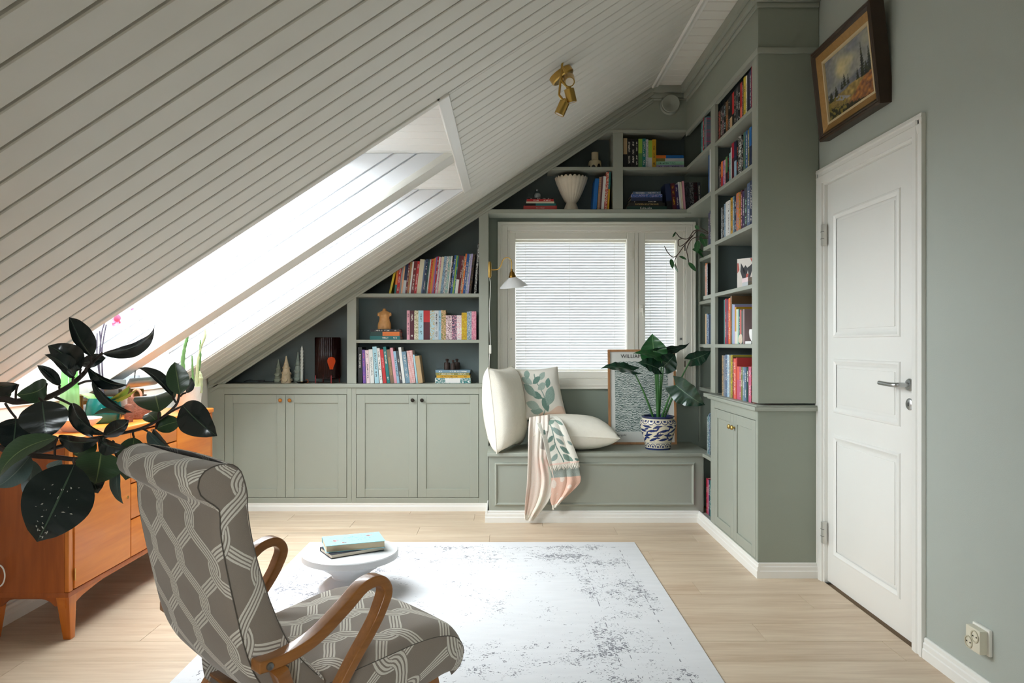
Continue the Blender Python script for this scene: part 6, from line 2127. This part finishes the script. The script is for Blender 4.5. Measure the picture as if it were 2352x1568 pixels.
# glass vase by the sill
for x_, y_, r_, h_, col, nm in ((160, 884, 20, 34, (.62, .86, .55), 'pale green'),):
    dd = 3.44
    c = Vector((px(x_, dd), dd, ST))
    kg = dd / F
    zf = pz(y_ - h_, dd) - ST
    gm = NT('glass_' + nm.replace(' ', '_'))
    t1 = gm.n('ShaderNodeBsdfTranslucent'); t1.inputs[0].default_value = (*col, 1)
    t2 = gm.n('ShaderNodeBsdfTransparent'); t2.inputs[0].default_value = (*col, 1)
    t3 = gm.n('ShaderNodeBsdfGlossy'); t3.inputs[1].default_value = .1
    m1 = gm.n('ShaderNodeMixShader'); m1.inputs[0].default_value = .5
    m2 = gm.n('ShaderNodeMixShader'); m2.inputs[0].default_value = .1
    gm.l(t1.outputs[0], m1.inputs[1]); gm.l(t2.outputs[0], m1.inputs[2]); gm.l(m1.outputs[0], m2.inputs[1]); gm.l(t3.outputs[0], m2.inputs[2]); gm.l(m2.outputs[0], gm.out.inputs[0])
    G().lathe([(0, 0), (r_ * kg * .7, 0), (r_ * kg, zf * .3), (r_ * kg * .95, zf * .7), (r_ * kg * .8, zf), (r_ * kg * .75, zf), (r_ * kg * .9, zf * .68)], c, 36, cap=False).obj('glass_vase', gm.m, None, smooth=True, label=f'{nm} glass vase by the roof window sill', cat='vase')
# old kitchen scales: long base, brass beam, tin scoop with wire bail
sc0 = Vector((-2.08, 3.80, ST))
scl = thing('balance_scale', 'old kitchen balance scale with brass beam and metal scoop', 'scale', sc0)
IRN = mat('grey_cast_iron', (112, 116, 110), .5, .3, vary=.2, vscale=30)
OB = mat('old_brass', (134, 108, 58), .4, .9, vary=.2, vscale=30)
ZINC = mat('dull_zinc', (150, 154, 158), .35, .9, vary=.15, vscale=20)
B('base', IRN, -2.172, -2.09, 3.56, 4.18, ST, ST + .035, scl, bevel=.006)
B('pillar', IRN, -2.145, -2.115, 3.80, 3.86, ST + .035, ST + .085, scl, bevel=.005)
B('beam', OB, -2.16, -2.147, 3.58, 4.22, ST + .085, ST + .105, scl, bevel=.003)
B('beam', OB, -2.113, -2.10, 3.58, 4.22, ST + .085, ST + .105, scl, bevel=.003)
for yv in (3.6, 4.2):
    B('end_block', OB, -2.168, -2.092, yv - .012, yv + .012, ST + .06, ST + .13, scl, bevel=.003)
B('weight_plate', OB, -2.175, -2.085, 3.56, 3.68, ST + .128, ST + .134, scl, bevel=.002)
for tx in (-2.153, -2.106): B('tray_post', IRN, tx - .005, tx + .005, 4.06, 4.08, ST + .105, ST + .15, scl)
g = G()
tz, ty0, ty1 = ST + .15, 3.82, 4.24
ring = [(-.13, .055), (-.105, .012), (-.06, 0), (.06, 0), (.105, .012), (.13, .055)]
g.grid(20, 5, lambda u, v: (-2.07 + ring[int(round(v * 5))][0] * .75 * (1 - .35 * max(0, u - .6) / .4), ty0 + (ty1 - ty0) * u, tz + ring[int(round(v * 5))][1]))
o = g.obj('scoop', ZINC, scl, smooth=True, ang=60); o.modifiers.new('thickness', 'SOLIDIFY').thickness = .003
B('scoop_end', ZINC, -2.15, -1.99, ty0 - .003, ty0, tz, tz + .05, scl, bevel=.001, seg=1)
bail = [at(240, 808, 3.95), at(300, 809, 3.95), at(308, 812, 3.95), at(311, 822, 3.95), at(311, 850, 3.95), at(309, 868, 3.95)]
G().tube(bail, .003, 6).obj('bail', mat('steel_wire', (110, 114, 116), .35, .9), scl, smooth=True)
G().tube([at(240, 808, 3.95), at(238, 815, 3.95), Vector((px(238, 3.95), 3.95, tz + .03))], .003, 6).obj('bail', MATS['steel_wire'], scl, smooth=True)
# white dish
ds = Vector((-1.925, 3.26, ST))
G().lathe([(0, 0), (.05, 0), (.055, .006), (.1, .045), (.106, .055), (.102, .056), (.05, .012), (0, .01)], ds, 48).obj('dish', mat('white_porcelain', (238, 234, 232), .2), None, smooth=True, label='white porcelain bowl near the front corner of the sideboard', cat='bowl')
G().lathe([(0, 0), (.06, 0), (.085, .03), (.095, .052), (.092, .053), (.08, .03), (.055, .006), (0, .006)], (-2.06, 3.06, ST), 48).obj('dish', mat('pink_glass', (222, 190, 176), .15), None, smooth=True, label='pale pink bowl half hidden by rubber plant leaves', cat='bowl')
# white cord loop beside the sideboard
cdp = [Vector((-2.05, SY0 - .035, .26))] + [at(-4 + 15 * math.cos(q), 1322 + 25 * math.sin(q), SY0 - .03) for q in [-1.8 + i * .45 for i in range(9)]] + [Vector((-2.12, SY0 - .035, .16)), Vector((-2.14, SY0 - .035, .003))]
G().tube(spline(cdp, 5), .003, 6).obj('cable', PLAST, None, smooth=True, label='white cable looping down beside the end of the sideboard', cat='cable')

# ------------------------------------------------------------------ rubber plant in the foreground
fp = Vector((-1.70, 2.02, 0))
fic = thing('rubber_plant', 'large dark-leaved rubber plant reaching in front of the sideboard', 'plant', fp)
G().lathe([(0, 0), (.12, 0), (.125, .01), (.155, .27), (.165, .28), (.165, .3), (.15, .3), (.145, .26), (0, .25)], fp, 40).obj('pot', mat('terracotta', (150, 92, 66), .8, vary=.1), fic, smooth=True)
G().lathe([(0, .26), (.146, .262)], fp, 24, cap=False).obj('soil', mat('dark_soil', (40, 32, 26), .95), fic)
BARK = mat('rubber_bark', (52, 40, 34), .6, vary=.2, vscale=40)
DF = 2.0


def fstem(pts, r0, r1, first=None):
    P = [at(x, y, d) for x, y, d in pts]
    if first is not None: P = [Vector(q) for q in first] + P
    s_ = spline(P, 6)
    G().tube(s_, [r0 + (r1 - r0) * i / (len(s_) - 1) for i in range(len(s_))], 8).obj('stem', BARK, fic, smooth=True)


fstem([(-30, 930, 2.0), (40, 922, 2.0), (100, 915, 2.0), (150, 892, 2.0), (188, 862, 2.02), (212, 833, 2.04), (236, 810, 2.06)], .013, .004, [fp + Vector((0, 0, .26)), fp + Vector((.03, 0, .6)), fp + Vector((.08, 0, .85))])
fstem([(-20, 1034, 1.95), (30, 1042, 1.93), (80, 1046, 1.9), (130, 1050, 1.88), (180, 1054, 1.87), (225, 1042, 1.9), (262, 1012, 1.92)], .012, .004, [fp + Vector((.02, -.02, .26)), fp + Vector((.06, -.02, .55)), fp + Vector((.15, -.03, .8))])
fstem([(60, 1046, 1.92), (120, 1030, 1.98), (190, 1012, 2.05), (250, 1000, 2.1), (320, 985, 2.16), (370, 960, 2.2), (404, 930, 2.22), (412, 904, 2.22)], .006, .0035)
fstem([(366, 963, 2.2), (395, 944, 2.2), (420, 932, 2.2)], .004, .003)
fstem([(126, 911, 2.0), (150, 922, 2.02), (170, 932, 2.05)], .004, .003)
D_, N_, P_ = LF_DARK, LF_GREEN, LF_SHEEN
FIC = [  # base px, tip px, true width px, material, roll, fold, sag, depth base, depth tip, curl, petiole root px
    ((210, 818), (162, 726), 54, D_, 35, .35, -.05, 2.02, 2.0, .2, (210, 836)), ((234, 812), (362, 754), 46, D_, 48, .25, .1, 2.05, 2.15, .3, None), ((186, 848), (114, 792), 62, D_, 15, .3, .06, 2.0, 1.95, .5, (186, 865)),
    ((170, 866), (112, 812), 46, D_, 35, .3, .06, 1.98, 1.92, .5, (168, 880)), ((138, 885), (86, 838), 28, D_, 25, .25, .03, 2.0, 1.97, .1, (138, 897)), ((108, 880), (40, 908), 60, N_, -35, .1, .12, 1.97, 1.9, .2, (105, 906)),
    ((42, 882), (-40, 876), 50, D_, -50, .2, .1, 1.97, 1.95, .2, (36, 920)), ((14, 884), (-12, 924), 44, N_, 10, .2, .05, 2.02, 2.0, .2, None), ((184, 834), (243, 822), 36, D_, 30, -.1, .02, 2.1, 2.16, 0, None),
    ((202, 845), (287, 888), 38, D_, 45, .3, .08, 1.98, 1.98, .3, (196, 852)), ((211, 874), (299, 950), 30, D_, 48, .3, .06, 1.97, 1.95, .2, (180, 882)), ((166, 925), (240, 1000), 36, D_, 52, .3, .08, 1.97, 1.93, .2, None),
    ((163, 926), (212, 1004), 40, D_, 25, .15, .03, 2.0, 1.97, .1, None), ((97, 920), (108, 1006), 100, D_, 8, .06, .03, 1.9, 1.88, .1, (90, 914)), ((37, 960), (28, 1034), 84, D_, -8, .08, .04, 1.92, 1.9, .1, (12, 926)),
    ((131, 1003), (-8, 1094), 62, N_, 42, .2, .12, 1.8, 1.74, .2, (126, 1046)), ((135, 1004), (82, 1038), 36, D_, 30, .2, .04, 1.84, 1.82, .1, None), ((70, 1046), (-10, 1122), 54, P_, -30, .2, .06, 1.86, 1.82, .2, None),
    ((72, 1056), (62, 1140), 46, P_, -25, .2, .05, 1.9, 1.92, .2, None), ((110, 1076), (142, 1056), 30, P_, 30, .2, .05, 1.94, 1.94, .1, None), ((171, 1066), (86, 1244), 146, D_, -6, .05, .03, 1.76, 1.68, .15, (172, 1052)),
    ((222, 1018), (168, 1044), 40, N_, -25, .15, .05, 1.94, 1.92, .1, None), ((134, 1004), (226, 1012), 50, D_, 40, .2, .08, 1.84, 1.84, .1, None), ((226, 1006), (284, 1028), 46, D_, 38, .25, .1, 1.84, 1.82, .3, (236, 1036)),
    ((233, 1036), (220, 1110), 100, N_, -10, .06, .03, 1.9, 1.87, .15, None), ((204, 1062), (224, 1132), 60, D_, 10, .1, .03, 1.95, 1.93, .2, None), ((274, 1058), (278, 1158), 34, P_, 48, .2, .06, 1.95, 1.93, .2, (262, 1030)),
    ((308, 1004), (290, 1102), 70, N_, -15, .1, .04, 2.12, 2.08, .2, (306, 990)), ((238, 1000), (298, 966), 44, D_, 35, -.15, .05, 2.06, 2.1, .2, None), ((290, 950), (212, 952), 38, N_, 66, .2, .05, 2.1, 2.08, .1, None),
    ((397, 910), (319, 841), 34, D_, 45, .3, .06, 2.22, 2.2, .2, (404, 924)), ((413, 906), (401, 831), 50, N_, 5, .12, .03, 2.2, 2.2, -.1, None), ((427, 902), (440, 866), 26, D_, 52, .2, .04, 2.24, 2.26, .1, (414, 910)),
    ((366, 946), (357, 908), 92, N_, 0, .08, .1, 2.18, 2.3, .2, (364, 962)), ((358, 984), (415, 966), 44, N_, -20, .1, .05, 2.22, 2.26, .2, (366, 963)), ((362, 970), (338, 948), 40, N_, 20, .1, .05, 2.26, 2.3, .1, None),
    ((419, 930), (494, 1000), 76, D_, 15, .2, .05, 2.18, 2.14, .25, None), ((339, 990), (396, 1040), 34, P_, 40, .3, .06, 2.14, 2.14, .2, (326, 984)), ((352, 985), (394, 1034), 30, D_, 45, .2, .06, 2.16, 2.18, .2, None)]
for (a, b, w, m_, rl, fo, sg, da, db, cu, root) in FIC:
    A = at(*a, da)
    leaf(fic, A, at(*b, db), w * (da + db) / 2 / F, m_, R(rl), fo * 1.5, sg * 1.6, 0, cu * 1.3, nu=10, nv=20, wav=.012)
    if root:
        rt = at(root[0], root[1], da)
        G().tube(spline([rt, rt.lerp(A, .55) + Vector((0, -.004, .002)), A], 4), .0032, 6).obj('petiole', BARK, fic, smooth=True)
# pale scars on the biggest leaf
g = G()
for i in range(34):
    t_, s_ = RND.uniform(.25, .95), RND.uniform(-.75, .75)
    A, T_ = at(171, 1066, 1.755), at(86, 1244, 1.675)
    ax = (T_ - A); n_ = (Vector((0, 0, HC)) - A); n_ = (n_ - ax.normalized() * n_.dot(ax.normalized())).normalized(); bb = ax.normalized().cross(n_)
    c = A + ax * t_ + bb * (s_ * math.sin(math.pi * t_) * .055) + n_ * .011
    r_ = RND.uniform(.0006, .0016); el = RND.uniform(1, 3.2); an = RND.uniform(0, 3)
    e1 = (ax.normalized() * math.cos(an) + bb * math.sin(an)) * r_ * el; e2 = (ax.normalized() * -math.sin(an) + bb * math.cos(an)) * r_
    g.add([c - e1, c + e2, c + e1, c - e2], [(0, 1, 2, 3)])
g.obj('leaf_scar', mat('pale_scar', (176, 172, 160), .8), fic, kind='stuff')
